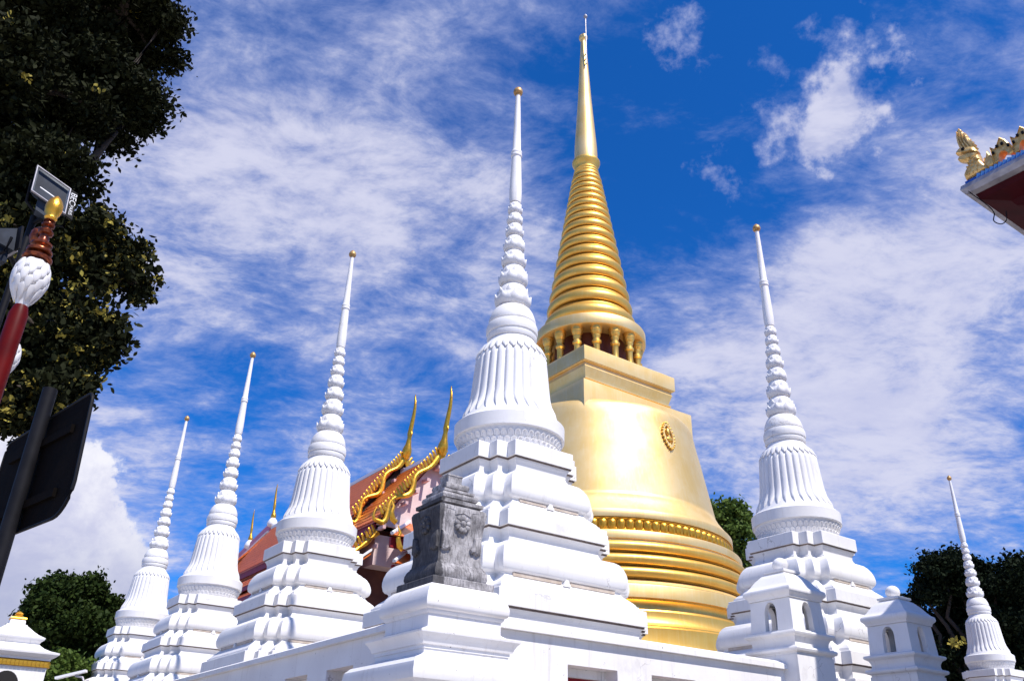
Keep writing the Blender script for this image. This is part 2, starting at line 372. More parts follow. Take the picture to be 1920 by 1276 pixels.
    ro = [(.046, -.04)]+ro+[(-.046, -.04)]; ri = [(.027, -.04)]+ri+[(-.027, -.04)]
    k = len(ro)
    m.add([(p, 0, q) for p, q in ro]+[(p*.93, .014, q*.95) for p, q in ro]+[(p, .014, q) for p, q in ri]+[(p*.85, .004, q*.9) for p, q in ri],
          [(i, i+1, k+i+1, k+i) for i in range(k-1)]+[(k+i, k+i+1, 2*k+i+1, 2*k+i) for i in range(k-1)]+[(2*k+i, 2*k+i+1, 3*k+i+1, 3*k+i) for i in range(k-1)]+[tuple(3*k+i for i in range(k))])
    proto = m.build('scale', WHITE, band, 30); first = True
    for row, (rr, z, nsc, tilt, sc) in enumerate(((.715, 4.40, 48, -.36, 1.0), (.753, 4.50, 48, -.42, 1.0))):
        for i in range(nsc):
            ang = 2*math.pi*(i+.5*row)/nsc
            o = proto if first else link_copy(proto, 'scale', band)
            first = False
            # local +y must point outwards
            o.location = (rr*math.cos(ang), rr*math.sin(ang), Zc(z)); o.rotation_euler = (tilt, 0, ang-math.pi/2); o.scale = (sc, sc, sc)
    m = MB(); m.lathe([(r, Zc(z)) for r, z in BELL], 84); bell = m.build('bell', WHITE, root, 60)
    NP = 28
    m = MB(); rows = 15; cols = 6; vs = []; fs = []
    for i in range(rows+1):
        t = i/rows; z = 6.02-t*(6.02-4.935)
        wid = math.pi/NP*.97
        if t > .84: wid *= max(0.02, (1-t)/.16)**.8
        if t < .03: wid *= .8
        h = .036*min(1, t/.05+.25)*(1 if t < .8 else 1+.6*(t-.8))
        if t > .93: h *= 1-.55*(t-.93)/.07
        for j in range(cols+1):
            s = j/cols*2-1
            hh = h*math.sqrt(max(0, 1-abs(s)**2.6))
            rr = bell_r(z)+hh-.004
            vs.append((rr*math.cos(s*wid), rr*math.sin(s*wid), Zc(z)))
    for i in range(rows):
        for j in range(cols):
            a = i*(cols+1)+j; fs.append((a, a+cols+1, a+cols+2, a+1))
    m.add(vs, fs)
    # closing rim at the tip
    pet = m.build('petal', WHITE, bell, 50)
    for i in range(NP):
        o = pet if i == 0 else link_copy(pet, 'petal', bell)
        o.rotation_euler = (0, 0, 2*math.pi*i/NP)
    m = MB(); vs = []; fs = []; rows = 6
    for i in range(rows+1):
        t = i/rows; z = 6.155-t*.185
        wid = math.pi/NP*1.0*(math.sqrt(max(.004, 1-t**2.2)))
        for j in range(cols+1):
            s = j/cols*2-1; hh = (.022+.028*t)*(1-.35*s*s) if i else 0.0
            rr = bell_r(z)+hh
            vs.append((rr*math.cos(s*wid), rr*math.sin(s*wid), Zc(z)))
    for i in range(rows):
        for j in range(cols):
            a = i*(cols+1)+j; fs.append((a, a+cols+1, a+cols+2, a+1))
    base_n = len(vs)
    for k in range(base_n):                                    # thickness back to the bell
        x, y, z = vs[k]; l = math.hypot(x, y); f = (bell_r(z-EYE+FL)-.004)/l; vs.append((x*f, y*f, z))
    edge = [i*(cols+1) for i in range(rows+1)]+[rows*(cols+1)+j for j in range(1, cols+1)]+[i*(cols+1)+cols for i in range(rows-1, -1, -1)]
    for a, b in zip(edge, edge[1:]): fs.append((a, a+base_n, b+base_n, b))
    m.add(vs, fs); sca = m.build('scallop', WHITE, bell, 45)
    for i in range(NP):
        o = sca if i == 0 else link_copy(sca, 'scallop', bell)
        o.rotation_euler = (0, 0, 2*math.pi*(i+.5)/NP)
    m = MB(); m.lathe([(r, Zc(z)) for r, z in ((.34, 6.285), (.385, 6.30), (.398, 6.33), (.398, 6.37), (.385, 6.385), (.385, 6.40), (.405, 6.41), (.413, 6.46), (.408, 6.53), (.39, 6.575), (.362, 6.585), (.358, 6.60), (.376, 6.61), (.379, 6.65), (.365, 6.71), (.335, 6.79), (.30, 6.85), (.262, 6.885), (.235, 6.89))], 56)
    m.build('neck_ring', WHITE, root, 35)
    # lotus buds
    TI = [(6.888, 7.315, .300), (7.315, 7.695, .246), (7.695, 8.0, .211), (8.0, 8.305, .186), (8.305, 8.565, .158), (8.565, 8.79, .140), (8.79, 9.02, .129)]
    lp = [(.68, 0), (.72, .05), (.78, .08), (.93, .17), (.985, .30), (.95, .42), (.88, .52), (.83, .66), (.78, .82), (.68, .94), (.58, 1.0)]
    m = MB(); m.lathe(lp, 28); body = m.build('lotus_bud', WHITE, root, 60)
    m = MB(); vs = []; fs = []
    rws = 7; cl_ = 4
    for i in range(rws+1):
        t = i/rws; z = .10+.48*t
        wid = .33*(1-max(0, t-.35)**1.7*2.05)
        rad = .86+.155*math.sin(min(1, t/.55)*math.pi/2)+.02*max(0, t-.55)
        for j in range(cl_+1):
            s = j/cl_*2-1
            rr = rad-.055*s*s
            vs.append((rr*math.cos(s*wid), rr*math.sin(s*wid), z-.04*s*s))
    for i in range(rws):
        for j in range(cl_):
            a = i*(cl_+1)+j; fs.append((a, a+1, a+cl_+2, a+cl_+1))
    nb = len(vs)
    vs += [((x*.93), (y*.93), z) for x, y, z in vs]
    edge = [i*(cl_+1) for i in range(rws+1)]+[rws*(cl_+1)+j for j in range(1, cl_+1)]+[i*(cl_+1)+cl_ for i in range(rws-1, -1, -1)]
    for a, b in zip(edge, edge[1:]): fs.append((a, b, b+nb, a+nb))
    fs += [tuple(reversed([q+nb for q in f])) for f in fs[:rws*cl_]]
    m.add(vs, fs); lpet = m.build('petal', WHITE, body, 50); fst = True
    for k, (z0, z1, r_) in enumerate(TI):
        bo = body if k == 0 else link_copy(body, 'lotus_bud', root)
        bo.location = (0, 0, Zc(z0)); bo.scale = (r_/1.0, r_/1.0, z1-z0); bo.rotation_euler = (0, 0, k*.37)
        for i in range(9):
            o = lpet if fst else link_copy(lpet, 'petal', bo)
            fst = False; o.rotation_euler = (0, 0, 2*math.pi*i/9)
        for i in range(9):                                   # inner, higher row between the outer petals
            o = link_copy(lpet, 'petal', bo, (0, 0, .27), (0, 0, 2*math.pi*(i+.5)/9), (.86, .86, .98))
    m = MB(); m.lathe([(r, Zc(z)) for r, z in ((.06, 9.018), (.096, 9.03), (.106, 9.12), (.109, 9.25), (.104, 9.45), (.094, 9.75), (.084, 10.03), (.098, 10.045), (.1, 10.08), (.09, 10.105), (.096, 10.12), (.097, 10.16), (.085, 10.18), (.077, 10.2), (.062, 10.8), (.052, 11.2), (.043, 11.51))], 28)
    m.build('spire', WHITE, root, 40)
    m = MB(); m.lathe([(.042, Zc(11.505)), (.055, Zc(11.52)), (.052, Zc(11.54)), (.078, Zc(11.555)), (.089, Zc(11.59)), (.086, Zc(11.63)), (.068, Zc(11.67)), (.04, Zc(11.70)), (.008, Zc(11.73))], 20)
    m.build('finial_bud', BUD, root, 60)
    return root
CH = [(0, 0, 'tall white chedi nearest the camera, at the corner behind the carved grey post', None),
      (.06, 6.94, 'white chedi standing next left of the nearest one, beside the red temple roof', None),
      (.10, 13.78, 'white chedi second from the left end of the receding row', None),
      (.09, 20.27, 'smallest and leftmost white chedi at the far end of the row', None),
      (6.90, .14, 'white chedi right of the golden stupa, behind the two lantern pillars', None),
      (26.59, 6.80, 'distant white chedi at the right edge, in front of dark trees', None)]
chedi0 = make_chedi()
bpy.context.view_layer.update()
for i, (w_, u_, lab, _) in enumerate(CH):
    o = chedi0 if i == 0 else copy_tree(chedi0)
    o.location = G(w_, u_, FL); o.rotation_euler = ((0, .003, -.004, .003, -.002, .004)[i], (0, -.003, .003, .004, .003, -.004)[i], TH)
    tag(o, lab, 'chedi', 'white chedis around the golden stupa')

# ------------------------------------------------------------------ golden stupa
gs = empty('golden_stupa', Vector((2.878, 27.852, FL)), TH)
tag(gs, 'huge golden bell-shaped stupa with ringed spire', 'stupa')
def glathe(name, prof, n=128, smooth=35, parent=gs, mat=GOLD):
    m = MB(); m.lathe([(r, Zc(z)) for r, z in prof], n); return m.build(name, mat, parent, smooth)
glathe('base_drum', [(5.25, 1.0), (5.25, 3.0), (5.2, 3.05), (5.06, 3.5), (5.06, 3.85), (4.98, 3.9), (4.98, 3.93), (4.93, 3.96), (4.86, 4.05), (4.84, 4.2), (4.84, 4.29), (4.80, 4.31), (4.74, 4.32)], mat=GOLD2)
glathe('recessed_band', [(4.72, 4.318), (4.72, 4.33), (4.66, 4.345), (4.63, 4.40), (4.61, 4.50), (4.64, 4.58), (4.69, 4.62), (4.69, 4.655), (4.6, 4.656)], mat=GOLD2)
glathe('base_band', [(4.7, 4.657), (4.80, 4.66), (4.80, 4.98), (4.79, 5.0), (4.77, 5.01), (4.77, 5.03), (4.74, 5.06), (4.69, 5.11), (4.67, 5.14), (4.62, 5.145)])
for z0, z1, r_ in ((5.15, 5.50, 4.80), (5.505, 5.855, 4.79), (5.86, 6.21, 4.76)):
    h = z1-z0; pr = [(r_-.24, z0), (r_-.24, z0+.06*h), (r_-.15, z0+.09*h), (r_-.15, z0+.13*h)]
    for k in range(11):
        a = -1.35+2.55*k/10; pr.append((r_-.13+.13*math.cos(a), z0+h*(.52+.40*math.sin(a))))
    pr += [(r_-.12, z0+.94*h), (r_-.16, z1-.004), (r_-.24, z1-.002)]
    glathe('base_ring', pr, mat=GOLD2)
glathe('base_band', [(4.5, 6.212), (4.57, 6.215), (4.57, 6.25), (4.61, 6.265), (4.615, 6.30), (4.615, 6.46), (4.60, 6.49), (4.50, 6.52), (4.42, 6.525)])
lb = glathe('lotus_band', [(4.4, 6.527), (4.39, 6.56), (4.30, 6.62), (4.27, 6.75), (4.29, 6.86), (4.33, 6.915), (4.33, 6.925), (4.25, 6.93)], mat=GOLD_RICH)
m = MB(); vs = []; fs = []; A = 4
for i in range(7):
    t = i/6; z = 6.57+.32*t
    wid = .0285*(1 if t > .35 else .55+.45*(t/.35)**.6)
    for j in range(A+1):
        s = j/A*2-1; rr = 4.285+.10*math.sqrt(max(0, 1-s*s*.96))*(.75+.25*math.sin(t*math.pi))*(1 if t < .85 else 1-(t-.85)*4)
        vs.append((rr*math.cos(s*wid), rr*math.sin(s*wid), Zc(z)))
for i in range(6):
    for j in range(A):
        a = i*(A+1)+j; fs.append((a, a+1, a+A+2, a+A+1))
m.add(vs, fs); lp0 = m.build('petal', GOLD_RICH, lb, 60)
for i in range(104):
    o = lp0 if i == 0 else link_copy(lp0, 'petal', lb)
    o.rotation_euler = (0, 0, 2*math.pi*i/104)
GB = [(4.2, 6.932), (4.37, 6.935), (4.38, 6.96), (4.38, 7.14), (4.36, 7.17), (4.30, 7.23), (4.19, 7.38), (4.06, 7.56), (3.98, 7.72), (3.95, 7.74), (3.93, 7.85), (3.85, 8.30), (3.76, 8.8), (3.68, 9.24), (3.60, 9.7), (3.52, 10.09), (3.45, 10.5), (3.41, 10.74), (3.36, 10.87), (3.28, 10.97), (3.15, 11.04), (2.95, 11.09), (2.4, 11.13), (1.6, 11.15), (.5, 11.16)]
glathe('bell', GB, 160, 50)
sq = lambda a: [(a, a), (-a, a), (-a, -a), (a, -a)]
def gsquare(name, prof, smooth=30):
    m = MB(); m.plan(sq, [(a, Zc(z)) for a, z in prof]); return m.build(name, GOLD, gs, smooth)
gsquare('square_block', [(2.42, 10.3), (2.42, 11.66), (2.415, 11.67)])
gsquare('cornice', [(1.92, 11.672), (1.92, 11.98), (1.96, 12.0), (1.96, 12.04), (1.90, 12.06), (1.90, 12.10), (1.93, 12.2), (1.97, 12.33), (2.0, 12.42), (1.985, 12.48), (1.985, 12.56), (2.04, 12.57), (2.06, 12.595)])
gsquare('square_slab', [(2.083, 12.6), (2.083, 13.10), (2.07, 13.125)])
glathe('core_drum', [(1.30, 13.127), (1.30, 14.44)], 64, mat=material('red_brown_core', (.20, .045, .012), .5, var=(.12, .025, .01), vscale=3))  # dark red-brown core between the columns
m = MB(); m.lathe([(.15, 13.127-13.127), (.15, .08), (.125, .10), (.115, .16), (.115, .62), (.125, .64), (.17, .68), (.17, .75), (.125, .79), (.12, .88), (.15, .93), (.15, .97), (.13, .99), (.19, 1.08), (.2, 1.16), (.215, 1.17), (.215, 1.31)], 12)
cp = m.build('column', GOLD2, gs, 35)
for i in range(16):
    o = cp if i == 0 else link_copy(cp, 'column', gs)
    a = 2*math.pi*(i+.5)/16; o.location = (1.72*math.cos(a), 1.72*math.sin(a), Zc(13.127)); o.rotation_euler = (0, 0, a)
glathe('disc', [(1.3, 14.44), (1.95, 14.44), (2.0, 14.46), (2.02, 14.5), (2.02, 14.82), (2.0, 14.86), (1.9, 14.9), (1.80, 14.96), (1.78, 14.99), (1.6, 15.0)], 96)
gaps = [22.22, 21.96, 21.70, 21.41, 21.11, 20.78, 20.44, 20.08, 19.71, 19.30, 18.86, 18.39, 17.90, 17.38, 16.84, 16.28, 15.68, 15.0]
for z1, z0 in zip(gaps, gaps[1:]):
    zm = (z0+z1)/2; r_ = .605+(22.2-zm)/(22.2-15.35)*(1.70-.605); h = z1-z0; d = h*.32
    pr = [(r_-d*1.6, z0+.002), (r_-d*1.6, z0+.06*h), (r_-d*1.0, z0+.08*h)]
    for k in range(9):
        a = -1.2+2.2*k/8; pr.append((r_-d*.8+d*.8*math.cos(a), z0+h*(.40+.34*math.sin(a))))
    pr += [(r_-d*.78, z0+.80*h), (r_-d*.95, z0+.93*h), (r_-d*1.6, z1-.002)]
    glathe('ring', pr, 64, 40, mat=GOLD2)
glathe('neck_ring', [(.46, 22.222), (.55, 22.24), (.565, 22.30), (.54, 22.37), (.48, 22.385), (.50, 22.40), (.53, 22.46), (.51, 22.52), (.46, 22.535), (.48, 22.56), (.505, 22.61), (.485, 22.67), (.44, 22.685), (.45, 22.75), (.49, 22.85), (.555, 22.96), (.575, 23.03), (.575, 23.09), (.55, 23.13), (.47, 23.14)], 48, mat=GOLD2)
glathe('spire', [(.43, 23.14), (.462, 23.16), (.475, 23.45), (.463, 23.9), (.42, 24.6), (.36, 25.5), (.29, 26.6), (.235, 27.7), (.17, 29.0), (.115, 30.05)], 40)
glathe('finial_ball', [(.1, 30.05), (.13, 30.1), (.12, 30.13), (.17, 30.18), (.195, 30.28), (.185, 30.38), (.13, 30.47), (.04, 30.52), (.01, 30.53)], 24, 60)
m = MB(); ax = -.10; ay = -.30
m.tube([(ax, ay, Zc(28.4)), (ax, ay, Zc(31.25))], .028, 8)
for z in (28.5, 28.8, 29.1): m.tube([(ax, ay, Zc(z)), (-.03, -.08, Zc(z))], .025, 6)
m.lathe([(.03, Zc(31.24)), (.09, Zc(31.30)), (.095, Zc(31.36)), (.06, Zc(31.42)), (.01, Zc(31.52))], 12, (ax, ay))
m.build('lightning_rod', LEDGE, gs, 40)
# leaf shaped emblem on the face toward -u
def bell_gr(z):
    for (r0, z0), (r1, z1) in zip(GB, GB[1:]):
        if z0 <= z <= z1 and z1 > z0: return r0+(r1-r0)*(z-z0)/(z1-z0)
    return 3.5
zc_ = 10.02
def on_bell(p, q, d):                                   # p sideways, q up, d outwards
    rr = bell_gr(zc_+q)+d+.02; a = -math.pi/2+p/3.6
    return (rr*math.cos(a), rr*math.sin(a), Zc(zc_+q))
leafo = lambda s: [(s*.34*math.sin(t)*(1 if True else 1)*(.55+.45*math.cos((t/2))**2 if False else 1)*max(.0, 1), s*.0) for t in ()]
def teardrop(s, n=26):
    o = []
    for k in range(n):
        t = 2*math.pi*k/n
        o.append((s*.27*math.sin(t)*(1-.55*max(0, math.cos(t))**1.2)+0, s*(.52*math.cos(t)-.08*(1-abs(math.sin(t))))))
    return o
em = MB(); oo, ii = teardrop(.84), teardrop(.64)
n = len(oo)
em.rings([[on_bell(p, q, 0) for p, q in oo], [on_bell(p*.97, q*.97, .05) for p, q in oo], [on_bell(p*1.03, q*1.03, .05) for p, q in ii], [on_bell(p, q, .0) for p, q in ii]], cap=False)
emb = em.build('emblem', GOLD, gs, 40)
mb = MB(); mb.pillow([(p*.92, q*.92) for p, q in teardrop(.28)], .09, lambda p, q, d: on_bell(p, q+.10, d)); mb.build('relief_figure', GOLD2, emb, 60)
mb = MB(); mb.pillow([(.13, -.22), (.15, -.16), (.08, -.11), (-.08, -.11), (-.15, -.16), (-.13, -.22), (0, -.27)], .08, on_bell); mb.build('relief_throne', GOLD2, emb, 60)
pp = MB(); pp.pillow([(.03*math.cos(t*math.pi/4), .042*math.sin(t*math.pi/4)) for t in range(8)], .045, lambda p, q, d: (p, -d, q)); bead = pp.build('bead', GOLD2, emb, 60); fst = True
for k in range(24):
    p, q = teardrop(.89, 24)[k]; x, y, z = on_bell(p, q, .02)
    o = bead if fst else link_copy(bead, 'bead', emb); fst = False
    o.location = (x, y, z); o.rotation_euler = (0, 0, p/3.6)

# ------------------------------------------------------------------ boundary wall with openings
ZW = lambda z: z+EYE
def wall(name, label, along, start, end, holes, out):
    # along: local x runs along the wall from start to end; out: local -y is the outer face
    root = empty(name, (0, 0, 0)); tag(root, label, 'wall')
    m = MB(); hz0, hz1, top = ZW(.30), ZW(1.175), ZW(1.43)
    m.box(start, end, -.14, .14, 0, hz0); m.box(start, end, -.14, .14, hz1, top)
    x = start
    for a, b in holes: m.box(x, a, -.14, .14, hz0, hz1); x = b
    m.box(x, end, -.14, .14, hz0, hz1)
    m.build('wall_body', WALLW, root, 0)
    m = MB(); m.add([(start, -.20, top+.002), (start, .20, top+.002), (start, .20, top+.06), (start, .10, top+.105), (start, -.10, top+.105), (start, -.20, top+.06),
                     (end, -.20, top+.002), (end, .20, top+.002), (end, .20, top+.06), (end, .10, top+.105), (end, -.10, top+.105), (end, -.20, top+.06)],
                    [(0, 1, 7, 6), (1, 2, 8, 7), (2, 3, 9, 8), (3, 4, 10, 9), (4, 5, 11, 10), (5, 0, 6, 11), (5, 4, 3, 2, 1, 0), (6, 7, 8, 9, 10, 11)])
    m.build('coping', WALLW, root, 0)
    m = MB(); m.box(0, 1, 0, .05, 0, 1); pn = None
    for a, b in holes:
        L = b-a
        f = MB()
        for x0, x1, z0, z1 in ((a, a+.05, hz0, hz1), (b-.05, b, hz0, hz1), (a+.05, b-.05, hz0, hz0+.05), (a+.05, b-.05, hz1-.09, hz1)):
            f.box(x0+.002, x1-.002, .06, .12, z0+.002, z1-.002)
        win = f.build('opening_frame', WALLW, root, 0)
        f = MB(); f.box(a+.052, b-.052, .095, .115, hz0+.052, hz1-.092); f.build('red_panel', REDP, win, 0)
    return root
P_ = .0
hr = [(-1.62-.66+1.18*0+.02, -1.60)] if False else []
hr = [(-1.05+1.18*k, -.37+1.18*k) for k in range(-0, 3)]
wr = wall('boundary_wall', 'low white wall with rectangular openings running right to the lantern pillar', None, -2.2, 2.44, hr, None)
wr.location = G(0, -2.48, 0); wr.rotation_euler = (0, 0, TH)
hl = [(-.92+1.18*k, -.26+1.18*k) for k in range(0, 20)]
# left wall runs along +u: local x = u, outer face = local +y would be -w, so mirror with rotation TH+90deg (local y -> -w) and outer on +y
wl = wall('boundary_wall', 'shaded white wall with small openings receding left below the chedi row', None, -24.2, 2.2, [(-b, -a) for a, b in reversed(hl)], None)
wl.location = G(-2.48, 0, 0); wl.rotation_euler = (0, 0, TH-math.pi/2)
wf = wall('boundary_wall', 'white wall continuing beyond the far lantern pillar', None, 5.80, 29, [], None)
wf.location = G(0, -2.48, 0); wf.rotation_euler = (0, 0, TH)

# ------------------------------------------------------------------ corner pedestal with carved grey post
def sqp(name, mat, root, prof, smooth=28, z=ZW):
    m = MB(); m.plan(sq, [(a, z(zz)) for a, zz in prof]); return m.build(name, mat, root, smooth)
pd = empty('corner_pedestal', G(-2.48, -2.48, 0), TH); tag(pd, 'stepped white pedestal at the wall corner carrying the carved grey post', 'pedestal')
sqp('shaft', WALLW, pd, [(.62, -1.6), (.62, .80), (.66, .84), (.675, .90), (.66, .97), (.62, 1.01), (.52, 1.035), (.47, 1.06), (.455, 1.075), (.455, 1.112)], 28)
sqp('cornice', WALLW, pd, [(.465, 1.113), (.465, 1.145), (.485, 1.15), (.495, 1.18), (.515, 1.215), (.54, 1.24), (.542, 1.258), (.50, 1.262), (.44, 1.285), (.40, 1.31), (.40, 1.425)], 25)
sqp('roll_cap', WALLW, pd, [(.405, 1.426), (.425, 1.45), (.425, 1.462), (.445, 1.47), (.458, 1.50), (.46, 1.54), (.445, 1.60), (.41, 1.66), (.365, 1.705), (.30, 1.714)], 50)
fp = empty('carved_post', G(-2.48, -2.48, ZW(1.715)), TH); tag(fp, 'weathered dark grey carved post with a rosette, on the corner pedestal', 'carved post')
zf = lambda z: z-1.715
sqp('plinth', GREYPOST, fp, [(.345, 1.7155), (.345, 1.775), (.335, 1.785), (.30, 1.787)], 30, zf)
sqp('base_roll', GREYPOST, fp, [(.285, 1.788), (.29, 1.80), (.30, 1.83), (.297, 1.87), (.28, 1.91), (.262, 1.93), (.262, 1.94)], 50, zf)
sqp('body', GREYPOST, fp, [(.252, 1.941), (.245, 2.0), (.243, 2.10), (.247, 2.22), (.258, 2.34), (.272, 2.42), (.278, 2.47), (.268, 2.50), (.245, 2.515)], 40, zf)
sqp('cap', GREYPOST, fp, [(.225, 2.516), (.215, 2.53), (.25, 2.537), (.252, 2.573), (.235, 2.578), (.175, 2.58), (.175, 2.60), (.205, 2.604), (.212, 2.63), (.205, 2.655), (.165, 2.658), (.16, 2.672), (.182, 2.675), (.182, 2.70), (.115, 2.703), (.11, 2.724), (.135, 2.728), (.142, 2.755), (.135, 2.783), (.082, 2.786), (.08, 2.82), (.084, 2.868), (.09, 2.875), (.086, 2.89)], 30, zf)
m = MB(); m.lathe([(.0, 0), (.034, .0), (.032, .022), (.02, .034), (.001, .037)][1:], 12)
for rr_, hh_ in ((1, 1),):
    pass
petal = MB(); petal.pillow([(-.012, .03), (.012, .03), (.024, .055), (.026, .075), (.014, .092), (-.014, .092), (-.026, .075), (-.024, .055)], .024, lambda p, q, d: (p, q, d))
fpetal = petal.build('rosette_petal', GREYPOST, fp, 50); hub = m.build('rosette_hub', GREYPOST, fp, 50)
fst = True
for face in range(2):
    a0 = (-math.pi/2, math.pi)[face]
    nx, ny = math.cos(a0), math.sin(a0)
    base_l = Vector((nx*.262, ny*.262, zf(2.335)))
    rotm = Matrix(((-ny, 0, nx), (nx, 0, ny), (0, 1, 0)))          # local z -> outward, local y -> up
    h_ = hub if face == 0 else link_copy(hub, 'rosette_hub', fp)
    h_.matrix_local = Matrix.Translation(base_l) @ rotm.to_4x4()
    for k in range(9):
        o = fpetal if fst else link_copy(fpetal, 'rosette_petal', fp); fst = False
        o.matrix_local = Matrix.Translation(base_l) @ rotm.to_4x4() @ Matrix.Rotation(2*math.pi*k/9, 4, 'Z')
    # curling leaf carvings near the lower corners and a hanging leaf at top
    for sx in (-1, 1):
        lf = MB()
        lf.pillow([(sx*.235, .30), (sx*.15, .27), (sx*.145, .22), (sx*.125, .18), (sx*.105, .15), (sx*.125, .115), (sx*.155, .12), (sx*.165, .105), (sx*.2, .10), (sx*.238, .13)], .034, lambda p, q, d: (p, q+.012, d), .7)
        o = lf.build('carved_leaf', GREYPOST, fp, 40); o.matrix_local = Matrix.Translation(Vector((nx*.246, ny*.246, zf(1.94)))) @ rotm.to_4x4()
    lf = MB(); lf.pillow([(-.24, .0), (-.12, -.012), (-.10, -.06), (0, -.03), (.10, -.06), (.12, -.012), (.24, 0), (.24, .03), (-.24, .03)], .012, lambda p, q, d: (p, q, d), .8)
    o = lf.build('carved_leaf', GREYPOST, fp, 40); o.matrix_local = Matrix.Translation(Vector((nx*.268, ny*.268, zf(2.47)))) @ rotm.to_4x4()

# ------------------------------------------------------------------ lantern pillars at the gate
def arch_pts(hw, h, n=6):
    o = [(-hw, 0), (hw, 0)]
    for k in range(n+1): t = k/n; o.append((hw*(1-t**1.6), h*(.62+.38*math.sin(t*math.pi/2)**.9)))
    for k in range(n-1, -1, -1): t = k/n; o.append((-hw*(1-t**1.6), h*(.62+.38*math.sin(t*math.pi/2)**.9)))
    return o
def lantern_pillar(w_, label):
    root = empty('lantern_pillar', G(w_, -2.48, 0), TH); tag(root, label, 'pillar', 'lantern pillars of the gate')
    sqp('shaft', WHITE, root, [(.42, -1.6), (.42, -1.2), (.365, -1.17), (.365, 1.60)])
    sqp('cornice', WHITE, root, [(.35, 1.601), (.355, 1.625), (.40, 1.645), (.41, 1.67), (.40, 1.69), (.37, 1.70), (.345, 1.705), (.335, 1.74), (.34, 1.78), (.36, 1.82), (.40, 1.845), (.408, 1.865), (.40, 1.885), (.36, 1.895), (.34, 1.90)])
    # body: four walls with an arched opening each
    a0, a1, zb, zt = .335, .315, ZW(1.901), ZW(2.30)
    arch = arch_pts(.095, .36); zo = zb+.012
    for k in range(4):
        m = MB()
        def fr(x, z, inn):
            t = (z-zb)/(zt-zb); off = a0+(a1-a0)*t - inn
            c, s = math.cos(k*math.pi/2), math.sin(k*math.pi/2)
            X = max(-off, min(off, x)); Y = -off
            return (X*c-Y*s, X*s+Y*c, z)
        out = [(-a0, zb), (a0, zb), (a0, zt), (-a0, zt)]
        ar = [(x, zo+z) for x, z in arch]; n = len(ar); half = (n-2)//2
        # outer sheet split into four quads strips round the arch
        L = ar[n-1-(half-0):] + [ar[0]]
        right = ar[1:3+half]; left = [ar[0]]+list(reversed(ar[2+half:]))
        vs = []; fs = []
        def strip(A, B):
            o = len(vs)
            for p in A: vs.append(fr(p[0], p[1], 0))
            for p in B: vs.append(fr(p[0], p[1], 0))
            for i in range(len(A)-1): fs.append((o+i, o+i+1, o+len(A)+i+1, o+len(A)+i))
        strip(right, [(a0, p[1]) for p in right]); strip([(-a0, p[1]) for p in left], left)
        apex = right[-1]
        o = len(vs); vs += [fr(-a0, apex[1], 0), fr(apex[0], apex[1], 0), fr(a0, apex[1], 0), fr(a0, zt, 0), fr(-a0, zt, 0)]; fs.append((o, o+1, o+2, o+3, o+4))
        o = len(vs); vs += [fr(-a0, zb, 0), fr(a0, zb, 0), fr(a0, zo, 0), fr(ar[1][0], zo, 0), fr(ar[0][0], zo, 0), fr(-a0, zo, 0)]; fs.append((o, o+1, o+2, o+3, o+4, o+5))
        o = len(vs)
        for x, z in ar: vs.append(fr(x, z, 0))
        for x, z in ar: vs.append(fr(x, z, .075))
        for i in range(n): j = (i+1) % n; fs.append((o+i, o+j, o+n+j, o+n+i))
        # inner sheet (simple frame)
        o = len(vs); vs += [fr(-a0, zb, .075), fr(-.096, zb, .075), fr(-.096, zt, .075), fr(-a0, zt, .075), fr(.096, zb, .075), fr(a0, zb, .075), fr(a0, zt, .075), fr(.096, zt, .075)]
        fs += [(o+3, o+2, o+1, o), (o+7, o+6, o+5, o+4)]
        m.add(vs, fs); m.build('arched_panel', WHITE, root, 25)
    rf = sqp('roof', WHITE, root, [(.30, 2.301), (.33, 2.305), (.335, 2.33), (.345, 2.345), (.375, 2.375), (.378, 2.40), (.372, 2.43), (.36, 2.44), (.34, 2.452), (.30, 2.50), (.25, 2.575), (.19, 2.64), (.15, 2.665), (.15, 2.67)], 40)
    sqp('cap', WHITE, rf, [(.155, 2.671), (.172, 2.68), (.172, 2.71), (.11, 2.715)])
    m = MB(); pr = []
    for k in range(13): t = -1.2+2.77*k/12; pr.append((max(.002, .105*math.cos(t)), ZW(2.80)+.098*math.sin(t)))
    m.lathe(pr, 28); m.build('ball', WHITE, rf, 80)
    return root
lantern_pillar(2.78, 'white lantern pillar with arched niches, joined to the wall end')
lantern_pillar(5.39, 'shaded white lantern pillar standing apart, farther right of the gate')

